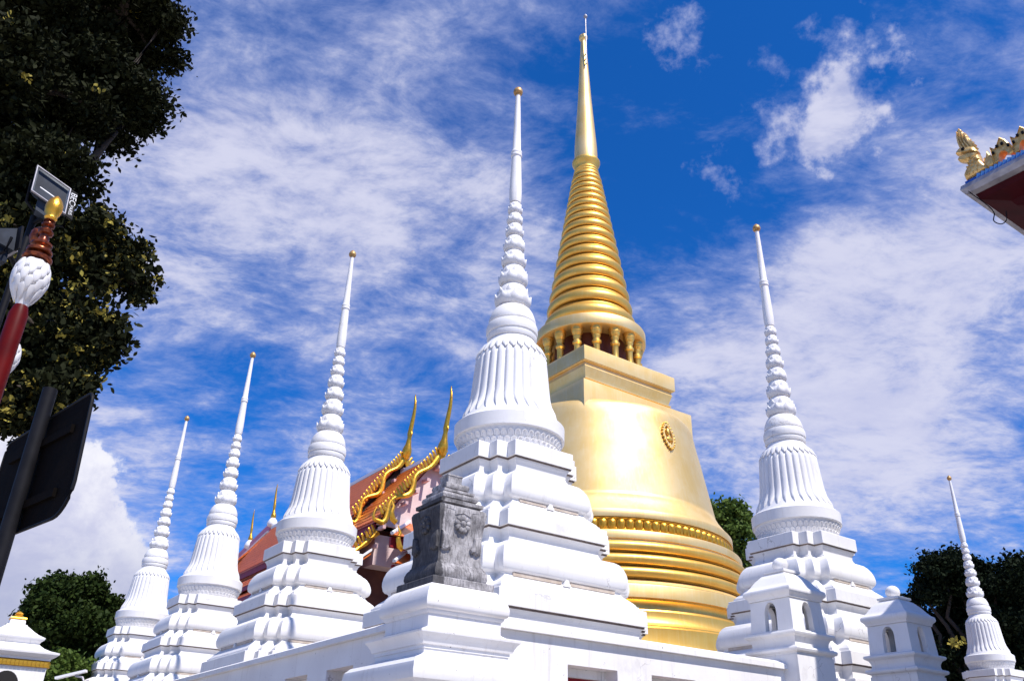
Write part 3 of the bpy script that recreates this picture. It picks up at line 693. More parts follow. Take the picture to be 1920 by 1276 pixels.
# ------------------------------------------------------------------ temple hall with tiled roofs (ridge runs along u)
WH = 12.0
hall = empty('temple_hall', G(WH, 22.4, 0), TH); tag(hall, 'temple hall with orange tiled tiered roofs, gold bargeboards and horn finials', 'temple')
U0 = 22.4
HZ = lambda z: z+EYE
random.seed(4)
def slope_pts(side, prof, u0, u1):                    # prof: (|x| from ridge, z)
    return [[(side*x, u0-U0, HZ(z)) for x, z in prof], [(side*x, u1-U0, HZ(z)) for x, z in prof]]
def roof_tier(apex, prof, u0, u1, ridge_mat=LAMPW, tiles=True, chofa=True, drop=0.0, rh=.14):
    """prof: list of (x,z) from ridge to eave, half width; roof between u0 (front) and u1 (back)"""
    r = MB()
    th = .10
    for s in (-1, 1):
        top = [(s*x, z) for x, z in prof]; bot = [(s*x, z-th) for x, z in prof]
        ring0 = [(x, u0-U0+.05, HZ(z)) for x, z in top]+[(x, u0-U0+.05, HZ(z)) for x, z in reversed(bot)]
        ring1 = [(x, u1-U0, HZ(z)-drop) for x, z in top]+[(x, u1-U0, HZ(z)-drop) for x, z in reversed(bot)]
        r.rings([ring0, ring1])
    roof = r.build('roof', TILE, hall, 0); finish_mesh_recalc(roof)
    # tile courses on both slopes, joined: too small to pick apart
    t = MB(); tw = .24; tl = .27
    for s in (-1, 1):
        for (xa, za), (xb, zb) in zip(prof, prof[1:]):
            L = math.hypot(xb-xa, zb-za); nr = max(1, int(L/tl))
            nx, nz = (za-zb)/L, (xb-xa)/L
            for i in range(nr):
                f0, f1 = i/nr, (i+1)/nr+.03
                for k in range(int((u1-u0)/tw)):
                    ua = u0-U0+.05+k*tw+(.5*tw if i % 2 else 0); ub = ua+tw*.93
                    if ub > u1-U0: continue
                    lift = .05+random.random()*.012; dz = -drop*(ua+U0-u0)/(u1-u0)
                    p0 = (xa+(xb-xa)*f0, za+(zb-za)*f0); p1 = (xa+(xb-xa)*f1, za+(zb-za)*f1)
                    q = [(s*(p0[0]+nx*.012), ua, HZ(p0[1]+nz*.012)+dz), (s*(p0[0]+nx*.012), ub, HZ(p0[1]+nz*.012)+dz), (s*(p1[0]+nx*lift), ub, HZ(p1[1]+nz*lift)+dz), (s*(p1[0]+nx*lift*1.3), (ua+ub)/2, HZ(p1[1]+nz*lift)-.04+dz), (s*(p1[0]+nx*lift), ua, HZ(p1[1]+nz*lift)+dz)]
                    t.add(q, [(0, 1, 2, 3, 4)])
    to = t.build('tile_courses', TILE, hall, 0); to['kind'] = 'stuff'
    # ridge
    z0 = prof[0][1]
    m = MB(); m.rings([[(.09, u0-U0+.1, HZ(z0)-.04), (.09, u0-U0+.1, HZ(z0)+rh), (-.09, u0-U0+.1, HZ(z0)+rh), (-.09, u0-U0+.1, HZ(z0)-.04)],
                       [(.09, u1-U0, HZ(z0)-.04-drop), (.09, u1-U0, HZ(z0)+rh-drop), (-.09, u1-U0, HZ(z0)+rh-drop), (-.09, u1-U0, HZ(z0)-.04-drop)]])
    ro = m.build('ridge', ridge_mat, hall, 0); finish_mesh_recalc(ro)
    return roof
TOOTH = None
def bargeboard(prof, u, wave=True, teeth=True, curl=True):
    """gold undulating board following prof on both sides at gable plane u"""
    global TOOTH
    for s in (-1, 1):
        # sample along profile
        pts = []
        for (xa, za), (xb, zb) in zip(prof, prof[1:]):
            L = math.hypot(xb-xa, zb-za); k = max(2, int(L/.19))
            for i in range(k): f = i/k; pts.append((xa+(xb-xa)*f, za+(zb-za)*f))
        pts.append(prof[-1]); n = len(pts)
        path = []; rad = []
        for i, (x, z) in enumerate(pts):
            t = i/(n-1)
            off = .20*math.sin(t*math.pi*4.6)*(1 if wave else 0)*min(1, t*2.4)
            path.append((s*(x-off*.75), u-U0-.06, HZ(z)-.05-off*.75)); rad.append(.105+.03*math.sin(t*math.pi*4.2+1))
        if curl:
            x, z = pts[-1]
            for k in range(1, 6):
                a = k*.5; path.append((s*(x+.30*math.sin(a)*1.0), u-U0-.06, HZ(z)-.05-.22*(math.sin(a*1.0))+.34*(1-math.cos(a)))); rad.append(.12*(1-k/6.5))
        m = MB(); m.tube(path, rad, 7, .8, (0, 1, 0)); bb = m.build('bargeboard', GOLD_RICH, hall, 60)
        for i in range(2, n, 4):                              # pink purlin ends under the board
            x, z = pts[i]
            pm_ = MB(); pm_.box(-.07, .07, -.16, .30, -.07, .07); pu = pm_.build('purlin_end', PINK, bb, 0); pu.location = (s*(x-.20), u-U0-.02, HZ(z)-.36)
        if teeth:
            k = int(n*.9)
            for i in range(1, n-1):
                x, z = pts[i]; xa, za = pts[i-1]; xb, zb = pts[i+1]
                L = math.hypot(xb-xa, zb-za); tx, tz = (xb-xa)/L, (zb-za)/L
                if TOOTH is None:
                    tm = MB(); tm.pillow([(-.055, 0), (.055, 0), (.075, .16), (.05, .27), (.075, .36), (.02, .42), (-.03, .36), (-.06, .22), (-.075, .10)], .035, lambda p, q, d: (p, d, q), .75)
                    TOOTH = tm.build('tooth', GOLD_RICH, bb, 50); o = TOOTH
                else: o = link_copy(TOOTH, 'tooth', bb)
                o.location = (s*x, u-U0-.06, HZ(z)+.03); o.rotation_euler = (0, s*.42, 0); o.scale = (s*1.05, 1, 1.0)
def chofa(u, z, h, lean, s=1.0, back=False):
    m = MB(); pr = [(0, -.15, .10), (.02, .0, .17), (.05, .18, .24), (.10, .36, .21), (.15, .55, .14), (.20, .85, .10), (.22, 1.05, .13), (.25, 1.25, .11), (.34, 1.6, .10), (.44, 2.0, .085), (.48, 2.35, .07), (.47, 2.6, .055), (.42, 2.82, .04), (.44, 2.98, .014)]
    d = -1 if not back else 1
    k = h/3.0
    m.tube([(0, u-U0+d*p*lean*k*1.1, HZ(z)+q*k) for p, q, r in pr], [r*k*1.2 for p, q, r in pr], 10, .75, (1, 0, 0))
    o = m.build('chofa_finial', GOLD_RICH, hall, 60)
    m = MB(); m.tube([(0, u-U0+d*.25*lean*k, HZ(z)+1.15*k), (0, u-U0+d*(.25*lean+.16)*k, HZ(z)+1.05*k), (0, u-U0+d*(.25*lean+.17)*k, HZ(z)+.9*k)], [.07*k, .06*k, .02*k], 8); m.build('beak', GOLD_RICH, o, 60)
MAIN = [(0, 14.5), (.55, 13.72), (1.1, 12.98), (1.6, 12.25), (2.05, 11.5), (2.45, 10.95)]
FRONT = [(0, 13.72), (.55, 13.0), (1.1, 12.3), (1.7, 11.55), (2.3, 10.75), (2.8, 10.15)]
SKIRT = [(2.55, 9.75), (2.95, 9.3), (3.6, 8.7)]
SKIRT0 = [(2.2, 10.55), (2.7, 10.0), (3.2, 9.5)]
LOW = [(3.3, 8.55), (3.9, 8.05), (4.5, 7.65)]
roof_tier(None, MAIN, 25.85, 42.8)
roof_tier(None, FRONT, 22.4, 26.6)
def skirt(prof, u0, u1):
    r = MB(); t = MB()
    for s in (-1, 1):
        top = [(s*x, z) for x, z in prof]; bot = [(s*x, z-.12) for x, z in prof]
        r.rings([[(x, u0-U0, HZ(z)) for x, z in top]+[(x, u0-U0, HZ(z)) for x, z in reversed(bot)], [(x, u1-U0, HZ(z)) for x, z in top]+[(x, u1-U0, HZ(z)) for x, z in reversed(bot)]])
        for (xa, za), (xb, zb) in zip(prof, prof[1:]):
            L = math.hypot(xb-xa, zb-za); nr = max(1, int(L/.27)); nx, nz = (za-zb)/L, (xb-xa)/L
            for i in range(nr):
                f0, f1 = i/nr, (i+1)/nr+.03
                for k in range(int((u1-u0)/.24)):
                    ua = u0-U0+.02+k*.24+(.12 if i % 2 else 0); ub = ua+.22
                    if ub > u1-U0: continue
                    l2 = .05+random.random()*.012
                    p0 = (xa+(xb-xa)*f0, za+(zb-za)*f0); p1 = (xa+(xb-xa)*f1, za+(zb-za)*f1)
                    t.add([(s*(p0[0]+nx*.012), ua, HZ(p0[1]+nz*.012)), (s*(p0[0]+nx*.012), ub, HZ(p0[1]+nz*.012)), (s*(p1[0]+nx*l2), ub, HZ(p1[1]+nz*l2)), (s*(p1[0]+nx*l2*1.3), (ua+ub)/2, HZ(p1[1]+nz*l2)-.04), (s*(p1[0]+nx*l2), ua, HZ(p1[1]+nz*l2))], [(0, 1, 2, 3, 4)])
    o = r.build('roof', TILE, hall, 0); finish_mesh_recalc(o)
    o = t.build('tile_courses', TILE, hall, 0); o['kind'] = 'stuff'
    # white edge strip along the front verge and dark eave board
    for s in (-1, 1):
        m = MB()
        m.rings([[(s*x, u0-U0+d, HZ(z)+dz) for d, dz in ((-.06, .02), (.10, .02), (.10, .12), (-.06, .12))] for x, z in prof]); e = m.build('verge', LAMPW, hall, 0); finish_mesh_recalc(e)
        x, z = prof[-1]
        m = MB(); m.box(min(s*(x-.02), s*(x+.06)), max(s*(x-.02), s*(x+.06)), u0-U0, u1-U0, HZ(z)-.26, HZ(z)-.02); m.build('eave_board', REDP, hall, 0)
skirt(SKIRT0, 26.2, 42.4)
skirt(SKIRT, 23.0, 43.0)
skirt(LOW, 21.8, 44.0)
# rear tier, lower and sweeping
REAR = [(0, 14.45), (.6, 13.7), (1.2, 12.95), (1.9, 12.2), (2.6, 11.6)]
roof_tier(None, REAR, 42.9, 50.5, PINKT, drop=1.4, rh=.5)
for s_ in (-1, 1):
    m = MB(); m.tube([(s_*.16, 42.95-U0, HZ(14.33)), (s_*.16, 50.5-U0, HZ(14.33)-1.4)], .09, 6); m.build('ridge_edge', LAMPW, hall, 60)
for u_, z_ in ((42.9, 14.7), (46.6, 14.0)):
    m = MB(); m.lathe([(.10, HZ(z_)-.1), (.30, HZ(z_)), (.34, HZ(z_)+.15), (.26, HZ(z_)+.36), (.12, HZ(z_)+.55), (.07, HZ(z_)+.7)], 16, (0, u_-U0)); m.build('finial_base', LAMPW, hall, 60)
bargeboard(MAIN, 25.85); bargeboard(FRONT, 22.4); bargeboard(SKIRT, 22.95, wave=False, teeth=True)
chofa(25.75, 14.5, 3.2, 1.0); chofa(22.3, 13.72, 3.2, 1.0); chofa(42.9, 15.15, 2.4, .5, back=True); chofa(46.6, 14.45, 2.2, .5, back=True)
# body, gables, fascias
m = MB(); m.box(-2.5, 2.5, .8, 19.6, HZ(8.4), HZ(9.7)); m.build('hall_wall', PINKW, hall, 0)
m = MB(); m.box(-3.35, 3.35, 1.6, 19.2, 0, HZ(8.39)); m.build('hall_wall', REDB, hall, 0)
for prof, u in ((MAIN, 26.0), (FRONT, 22.75)):
    m = MB(); pts = [(x-.12 if x else 0, z-.14) for x, z in prof]
    outl = [(-x, z) for x, z in reversed(pts)]+[(x, z) for x, z in pts[1:]]
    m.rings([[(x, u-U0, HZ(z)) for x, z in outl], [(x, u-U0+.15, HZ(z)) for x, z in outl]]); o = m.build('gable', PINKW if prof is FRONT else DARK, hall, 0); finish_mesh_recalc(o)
for prof, u0, u1 in ((MAIN, 26.2, 42.6), (FRONT, 22.9, 26.0), (REAR, 43.0, 50.0)):
    for s in (-1, 1):
        x, z = prof[-1]; x -= .05
        m = MB(); m.box(min(s*x, s*(x-.1)), max(s*x, s*(x-.1)), u0-U0, u1-U0, HZ(z)-.42, HZ(z)-.1); m.build('fascia', REDP, hall, 0)
m = MB(); m.box(-2.3, 2.3, 20.5, 27.5, 0, HZ(10.2)); m.build('hall_wall', REDP, hall, 0)
m = MB()
for s in (-1, 1): m.box(min(s*3.4, s*4.1), max(s*3.4, s*4.1), -.4, 21.4, HZ(7.05), HZ(7.5))
m.build('eave_beam', REDP, hall, 0)
# stepped white verge of the low front roof and small curling gold hooks hanging at its corners
for x, z, u in ((-2.75, 9.85, 21.2), (-2.45, 8.75, 21.0), (-3.7, 8.75, 22.9)):
    m = MB(); m.tube([(x+.15, u-U0, HZ(z)-.1), (x-.02, u-U0, HZ(z)), (x-.1, u-U0, HZ(z)+.3), (x-.02, u-U0, HZ(z)+.55), (x-.16, u-U0, HZ(z)+.85)], [.13, .14, .11, .08, .015], 8, .7, (0, 1, 0)); m.build('hook_finial', GOLD_RICH, hall, 60)
for z0, x0, x1 in ((9.9, 1.0, 2.9), (8.8, .8, 2.7)):
    m = MB(); zz = z0
    m.rings([[(-x1, 20.9-U0, HZ(zz)-.75), (x1, 20.9-U0, HZ(zz)-.75), (x1, 21.1-U0, HZ(zz)-.75), (-x1, 21.1-U0, HZ(zz)-.75)], [(-x0, 22.9-U0, HZ(zz)+.5), (x0, 22.9-U0, HZ(zz)+.5), (x0, 23.0-U0, HZ(zz)+.5), (-x0, 23.0-U0, HZ(zz)+.5)]]); o = m.build('porch_roof', TILE, hall, 0); finish_mesh_recalc(o)
    for s in (-1, 1):
        m = MB(); m.tube([(s*x1, 20.9-U0, HZ(zz)-.70), (s*x0, 22.9-U0, HZ(zz)+.56)], .08, 6); m.build('verge', LAMPW, hall, 0)
    m = MB(); m.box(-x1+.1, x1-.1, 21.15-U0, 21.3-U0, HZ(zz)-1.2, HZ(zz)-.78); m.build('fascia', REDP, hall, 0)

# ------------------------------------------------------------------ small white shrine, lower left
sh = empty('shrine', G(-4.38, 12.0, 0), TH); tag(sh, 'small white shrine with concave roof and gold cornice, lower left corner', 'shrine')
b_ = MB(); a = .66
b_.rings([[(x, y, z) for x, y in sq(.70)] for z in (0, ZW(2.08))]); b_.build('body', WHITE, sh, 0)
sqp('gold_cornice', GOLD_RICH, sh, [(.705, 2.081), (.725, 2.09), (.735, 2.20), (.72, 2.215)])
m = MB(); m.box(-.035, .035, -.012, .012, -.05, .05); gt = m.build('gold_tile', GOLD_RICH, sh, 0); fst = True
for k in range(18):
    for ax_ in (0, 1):
        o = gt if fst else link_copy(gt, 'gold_tile', sh); fst = False
        x = -.66+1.32*k/17
        o.location = (x, -.745, ZW(2.14)) if ax_ == 0 else (.745, x, ZW(2.14)); o.rotation_euler = (0, 0, 0 if ax_ == 0 else math.pi/2)
sqp('eave', WHITE, sh, [(.70, 2.216), (.735, 2.22), (.74, 2.26), (.80, 2.29), (.855, 2.34), (.86, 2.375), (.80, 2.39)])
rf = sqp('roof', WHITE, sh, [(.80, 2.391), (.70, 2.415), (.58, 2.47), (.50, 2.53), (.48, 2.56), (.50, 2.60), (.55, 2.64), (.56, 2.68), (.52, 2.70), (.44, 2.74), (.34, 2.81), (.25, 2.89), (.20, 2.93), (.195, 2.95), (.155, 2.96), (.15, 3.02), (.14, 3.05)], 45)
sqp('gold_finial', GOLD_RICH, rf, [(.13, 3.051), (.16, 3.08), (.15, 3.10), (.09, 3.13), (.06, 3.16), (.075, 3.18), (.05, 3.21), (.01, 3.24)])
m = MB(); ap = arch_pts(.26, .8); m.rings([[(x, -.712, ZW(1.18)+z) for x, z in ap], [(x, -.6, ZW(1.18)+z) for x, z in ap]]); o = m.build('arched_doorway', DARK, sh, 0); finish_mesh_recalc(o)

# ------------------------------------------------------------------ building at the right: eave corner with naga
UC, WC, ZE = -5.79, 3.32, 7.36
ev = empty('pavilion_building', G(WC, UC, 0), TH); tag(ev, 'dark red pavilion whose roof corner juts in at the right edge', 'building')
# local x = w (into the building), local y = u; building spans x>0, y<0
LX, LY = 14.0, 16.0
def eave_ring(o, z0, z1, i=None):                       # rectangular frame strip, offset o inwards
    return [(o, -o, z0), (LX-o, -o, z0), (LX-o, -LY+o, z0), (o, -LY+o, z0)]
def frame(name, mat, prof, smooth=0):
    m = MB(); m.rings([[(o, -o, EYE+z), (o, -LY+o, EYE+z), (LX-o, -LY+o, EYE+z), (LX-o, -o, EYE+z)] for o, z in prof], cap=False); x = m.build(name, mat, ev, smooth); finish_mesh_recalc(x); return x
frame('gutter', LEDGE, [(.10, ZE-.115), (.0, ZE-.10), (-.035, ZE-.03), (-.02, ZE+.035), (.03, ZE+.04), (.06, ZE+.04)])
frame('gutter_shadow_board', MAROON, [(.30, ZE-.24), (.12, ZE-.20), (.09, ZE-.12), (.10, ZE-.112)])
frame('soffit', MAROON, [(3.0, ZE-.62), (1.05, ZE-.60), (1.0, ZE-.55), (.86, ZE-.54), (.82, ZE-.47), (.70, ZE-.46), (.66, ZE-.38), (.42, ZE-.34), (.38, ZE-.26), (.28, ZE-.235)])
m = MB(); m.rings([[(o, -o, EYE+z), (o, -LY+o, EYE+z), (LX-o, -LY+o, EYE+z), (LX-o, -o, EYE+z)] for o, z in ((.08, ZE+.02), (5.5, ZE+1.6))]); o = m.build('roof', TILE, ev, 0); finish_mesh_recalc(o)
m = MB(); m.box(2.4, LX-2.4, -LY+2.4, -2.4, 0, EYE+ZE-.62); m.build('wall', MAROON, ev, 0)
# blue mosaic kerb carrying the naga: rope of slanted beads
kerb = MB(); kerb.rings([[(x, -.03, EYE+ZE+z) for x, z in ((.02, .045), (.14, .045), (.14, .10), (.08, .135), (.02, .10))], [(x, -LY+.3, EYE+ZE+z) for x, z in ((.02, .045), (.14, .045), (.14, .10), (.08, .135), (.02, .10))]])
ko = kerb.build('mosaic_kerb', BLUE, ev, 0); finish_mesh_recalc(ko)
m = MB(); m.bbox((0, 0, 0), (.012, 0, 0), (0, .022, .012), (0, -.012, .04)); LBLUE = material('pale_blue_mosaic', (.18, .42, .70), .25, spec=.6, var=(.03, .12, .5), vscale=18)
bt = m.build('mosaic_bead', LBLUE, ko, 0)
for k in range(44):
    o = bt if k == 0 else link_copy(bt, 'mosaic_bead', ko)
    o.location = (.014, -.22-k*.058, EYE+ZE+.075)
ng = empty('naga_ornament', G(WC+.08, UC, EYE+ZE+.135), TH); tag(ng, 'gilded naga serpent with tall crest riding the roof corner', 'ornament')
NGOLD = material('gilded_stucco', (.84, .60, .26), .38, metal=.45, var=(.62, .36, .10), vscale=18, bump=.15, bscale=60)
def npil(name, pts, th, parent=ng, ins=.6, sc=1.0):
    m = MB(); m.pillow([(p, q-.135) for p, q in pts], th, lambda p, q, d: (d, -p, q), ins); o = m.build(name, NGOLD, parent, 55); finish_mesh_recalc(o); return o
crest = npil('crest', [(.115, 1.02), (.075, .97), (.055, .90), (.05, .80), (.06, .70), (.085, .60), (.15, .52), (.22, .47), (.29, .45), (.275, .52), (.295, .53), (.27, .58), (.283, .60), (.25, .64), (.262, .67), (.225, .71), (.235, .74), (.20, .78), (.207, .82), (.17, .86), (.175, .90), (.145, .93), (.145, .97)], .035, ins=.75)
for dx, sc_ in ((0.0, 1.0), (.032, .93), (.066, .85), (.10, .76)):
    pts_ = [(.088+dx, .60+.37*sc_), (.070+dx, .60+.25*sc_), (.078+dx*1.1, .60+.10*sc_), (.11+dx*1.15, .60-.03), (.13+dx*1.2, .60-.01), (.102+dx*1.1, .60+.12*sc_), (.092+dx, .60+.25*sc_)]
    npil('crest_flute', pts_, .058, crest, .55)
npil('head', [(.11, .65), (.06, .655), (.02, .63), (.005, .60), (.02, .585), (.07, .565), (.10, .545), (.16, .53), (.25, .50), (.29, .47), (.27, .55), (.20, .60)], .085, ins=.7)
npil('jaw', [(.03, .53), (.008, .50), (.02, .47), (.06, .44), (.11, .41), (.17, .385), (.26, .40), (.29, .45), (.22, .50), (.14, .515), (.08, .515)], .075, ins=.7)
m = MB(); m.tube([(-.095, -.13, .455), (.095, -.13, .455)], .024, 10); m.build('eye', BLACK, ng, 60)
for k in range(4):
    npil('cheek_scale', [(.17+.03*k, .46-.03*k), (.15+.03*k, .43-.03*k), (.17+.03*k, .40-.03*k), (.20+.03*k, .42-.03*k)], .10, ng, .6)
npil('neck', [(.15, .41), (.115, .31), (.07, .265), (.035, .21), (.04, .14), (.13, .12), (.25, .125), (.36, .13), (.33, .22), (.29, .32), (.29, .43)], .085, ins=.7)
for r_ in range(4):
    for k in range(3):
        cx = .12+.055*k+.02*(r_ % 2); cz = .17+.055*r_
        npil('neck_scale', [(cx, cz+.02), (cx-.022, cz+.008), (cx, cz-.026), (cx+.022, cz+.008)], .098, ng, .6)
npil('fin', [(.30, .2), (.32, .34), (.35, .33), (.39, .43), (.41, .34), (.455, .27), (.44, .16), (.35, .13)], .04)
LOOP = None
for k in range(9):
    d0 = .44+.27*k
    a_ = [(d0, .13), (d0+.0, .42), (d0+.05, .36), (d0+.09, .40), (d0+.15, .50), (d0+.21, .42), (d0+.25, .30), (d0+.27, .18), (d0+.22, .16), (d0+.18, .24), (d0+.13, .27), (d0+.09, .23), (d0+.06, .14)]
    m = MB(); n = len(a_)
    for dd in (1,):
        m.rings([[(-.055, -p, q-.135) for p, q in a_], [(-.075, -(d0+.13+(p-d0-.13)*.9), .28+(q-.28)*.9-.135) for p, q in a_], [(.075, -(d0+.13+(p-d0-.13)*.9), .28+(q-.28)*.9-.135) for p, q in a_], [(.055, -p, q-.135) for p, q in a_]])
    o = m.build('body_coil', NGOLD, ng, 40); finish_mesh_recalc(o)
    for j in range(4):
        t = j/3; px = d0+.03+.2*t; qz = .30+.08*math.sin(t*math.pi)
        mm = MB(); mm.bbox((-.075, -px, qz-.135), (.012, 0, 0), (0, .014, .0), (0, 0, .018)); mm.build('scale_notch', BLACK, o, 0)
# cable loop hanging under the eave
m = MB(); c0 = Vector((.10, -.10, EYE+ZE-.11)); m.tube(soft([(.04, -.02, EYE+ZE+.04), (.0, -.06, EYE+ZE-.10), (.18, -.14, EYE+ZE-.25), (.27, -.18, EYE+ZE-.38), (.24, -.16, EYE+ZE-.52), (.31, -.21, EYE+ZE-.57), (.38, -.26, EYE+ZE-.50), (.40, -.28, EYE+ZE-.36)]), .007, 6)
tag(m.build('cable', BLACK, None, 40, G(WC, UC, 0), TH), 'thin black cable looping under the red eave corner', 'cable')

# ------------------------------------------------------------------ ornamental lamp post and floodlights, left
lx, ly = -3.851, 5.845
lp_ = empty('lamp_post', (lx, ly, 0), 0); tag(lp_, 'red ornamental lamp post with white lotus globe and gold bud finial', 'lamp post')
def lth(name, mat, prof, n=24, parent=lp_, c=(0, 0)):
    m = MB(); m.lathe([(r, z+EYE) for r, z in prof], n, c); return m.build(name, mat, parent, 45)
lth('pole', LAMPRED, [(.12, -1.6), (.12, -1.2), (.085, -1.1), (.07, 2.9), (.07, 3.2), (.05, 3.28)])
gl = lth('globe', GLASSW, [(.04, 3.27), (.048, 3.30), (.06, 3.335), (.085, 3.38), (.11, 3.44), (.124, 3.50), (.124, 3.57), (.112, 3.635), (.09, 3.68), (.06, 3.70)], 32)
# moulded overlapping petals on the glass
def gl_r(z):
    pr = [(.04, 3.27), (.06, 3.335), (.085, 3.38), (.11, 3.44), (.124, 3.50), (.124, 3.57), (.112, 3.635), (.09, 3.68)]
    for (r0, z0), (r1, z1) in zip(pr, pr[1:]):
        if z0 <= z <= z1: return r0+(r1-r0)*(z-z0)/(z1-z0)
    return .06
pm = None
for row in range(5):
    z = 3.38+row*.065
    m = MB()
    def frg(p, q, d, z=z):
        zz = min(3.675, max(3.28, z+q)); rr = gl_r(zz)+.004+max(0, d); return (rr*math.cos(p), rr*math.sin(p), zz+EYE)
    m.pillow([(-.1, -.075), (.16, -.04), (.27, .02), (.24, .05), (.08, .065), (-.16, .05), (-.27, .02), (-.24, -.03)], .012, frg, .6)
    o0 = m.build('globe_petal', GLASSW, gl, 60)
    for i in range(9):
        o = o0 if i == 0 else link_copy(o0, 'globe_petal', gl)
        o.rotation_euler = (0, 0, 2*math.pi*(i+.5*(row % 2))/9)
lth('collar', BRONZE, [(.06, 3.70), (.10, 3.705), (.112, 3.715), (.112, 3.73), (.095, 3.74), (.07, 3.745), (.068, 3.765), (.095, 3.772), (.10, 3.785), (.095, 3.80), (.065, 3.805), (.055, 3.82), (.06, 3.835), (.08, 3.845), (.08, 3.865), (.055, 3.875), (.045, 3.89), (.04, 3.92)])
lth('stem', BRONZE, [(.035, 3.92), (.036, 3.95), (.055, 3.96), (.06, 3.98), (.05, 3.995), (.032, 4.0), (.03, 4.03), (.05, 4.04), (.052, 4.055), (.034, 4.065), (.03, 4.085), (.045, 4.09), (.04, 4.10)], 18)
lth('gold_bud', GOLD_RICH, [(.035, 4.10), (.05, 4.12), (.045, 4.14), (.06, 4.17), (.068, 4.21), (.066, 4.25), (.05, 4.295), (.025, 4.33), (.004, 4.35)], 18)
sb = lth('side_bud', BRONZE, [(.03, 3.88), (.05, 3.92), (.065, 3.97), (.06, 4.02), (.035, 4.06), (.005, 4.085)], 14, lp_, (-.10, .07))
m = MB(); m.tube([(0, 0, EYE+3.86), (-.06, .04, EYE+3.84), (-.10, .07, EYE+3.89)], .022, 8); m.build('side_arm', BRONZE, lp_, 60)
# lower globe on an arm, at the frame edge
m = MB(); m.tube([(0, 0, EYE+2.45), (-.18, .28, EYE+2.42), (-.31, .48, EYE+2.5), (-.326, .504, EYE+2.9)], .025, 8); m.build('arm', LAMPRED, lp_, 60)
g2 = empty('dummy', (0, 0, 0)); bpy.data.objects.remove(g2)
g2 = link_copy(gl, 'globe', lp_, (-.326, .504, .585), scale=(.8, .8, .8))
for ch in list(gl.children): link_copy(ch, 'globe_petal', g2, rot=tuple(ch.rotation_euler))
def floodlight(name, label, TL, TR, BL, depth, text=False, back=False):
    TL, TR, BL = (Vector(p)+Vector((0, 0, EYE)) for p in (TL, TR, BL))
    X = (TR-TL)/2; Y = (BL-TL)/2; Y = Y - X*(Y.dot(X)/X.dot(X))*.0; c = TL+X+Y; nrm = X.cross(Y).normalized()
    if nrm.dot(-c) < 0: nrm = -nrm
    if back: nrm = -nrm
    root = empty(name, c); tag(root, label, 'floodlight')
    z = Vector((0, 0, 0))
    m = MB(); e = .10
    m.rings([[z+X*sx*(1.06)+Y*sy*1.08-nrm*.02 for sx, sy in ((-1, -1), (1, -1), (1, 1), (-1, 1))], [z+X*sx*.75+Y*sy*.6-nrm*depth for sx, sy in ((-1, -1), (1, -1), (1, 1), (-1, 1))]]); o = m.build('housing', NAVY, root, 0); finish_mesh_recalc(o)
    m = MB()
    m.rings([[X*sx*k+Y*sy*k+nrm*d for sx, sy in ((-1, -1), (1, -1), (1, 1), (-1, 1))] for k, d in ((1.02, -.018), (1.02, .012), (.96, .012), (.94, -.006))], cap=False); o = m.build('rim', LEDGE, root, 0); finish_mesh_recalc(o)
    m = MB(); m.rings([[X*sx*.95+Y*sy*.95-nrm*.004 for sx, sy in ((-1, -1), (1, -1), (1, 1), (-1, 1))], [X*sx*.55+Y*sy*.45-nrm*.085 for sx, sy in ((-1, -1), (1, -1), (1, 1), (-1, 1))]], cap=False); m.add([X*sx*.55+Y*sy*.45-nrm*.085 for sx, sy in ((-1, -1), (1, -1), (1, 1), (-1, 1))], [(0, 1, 2, 3)]); o = m.build('reflector', REFL, root, 0)
    m = MB(); m.tube([X*-.6+Y*.25-nrm*.03, X*.6+Y*.25-nrm*.03], .012, 8); m.build('lamp_tube', LAMPW, root, 60)
    # side flange that carries the maker's lettering
    m = MB(); sx = X.normalized()
    m.bbox(X*1.02+sx*.035-nrm*.012, sx*.034, Y*1.05, nrm*.010); m.build('flange', BLACK, root, 0)
    m = MB(); m.bbox(Y*1.45-nrm*.09, X*.55, Y.normalized()*.06, nrm*.05); m.build('ballast_box', NAVY, root, 0)
    m = MB(); pts = [X*-1.1-nrm*.06, X*-1.1-nrm*.10+Y*1.5, Y*1.9-nrm*.16, X*1.1-nrm*.10+Y*1.5, X*1.1-nrm*.06]; m.tube(pts, .014, 6); m.build('yoke', BLACK, root, 60)
    if text:
        for s_, off, size in (('BEC', -.46, .072), ('PARIS', .44, .042)):
            cu = bpy.data.curves.new('lettering', 'FONT'); cu.body = s_; cu.size = size; cu.align_x = 'CENTER'; cu.align_y = 'CENTER'; cu.extrude = .001; cu.shear = .25
            to_ = bpy.data.objects.new('lettering_tmp', cu); COL.objects.link(to_); bpy.context.view_layer.update()
            me = bpy.data.meshes.new_from_object(to_.evaluated_get(bpy.context.evaluated_depsgraph_get())); bpy.data.objects.remove(to_)
            me.materials.clear(); me.materials.append(INK); o = bpy.data.objects.new('lettering', me); COL.objects.link(o); o.parent = root
            yd = Y.normalized(); xd = yd; zd = nrm; ydd = zd.cross(xd)
            o.matrix_local = Matrix.Translation(X*1.02+sx*.035+Y*off+nrm*.001) @ Matrix((xd, ydd, zd)).transposed().to_4x4()
    return root
fl1 = floodlight('floodlight', 'square floodlight with white lettering on its flange, beside the lamp post top', (-4.315, 6.134, 4.897), (-4.06, 6.306, 4.773), (-4.301, 6.144, 4.629), .16, True)
fl2 = floodlight('floodlight', 'dark floodlight turned away, left of the bronze collar', (-4.42, 6.21, 4.15), (-4.25, 6.10, 4.17), (-4.40, 6.23, 3.95), .16, back=True)
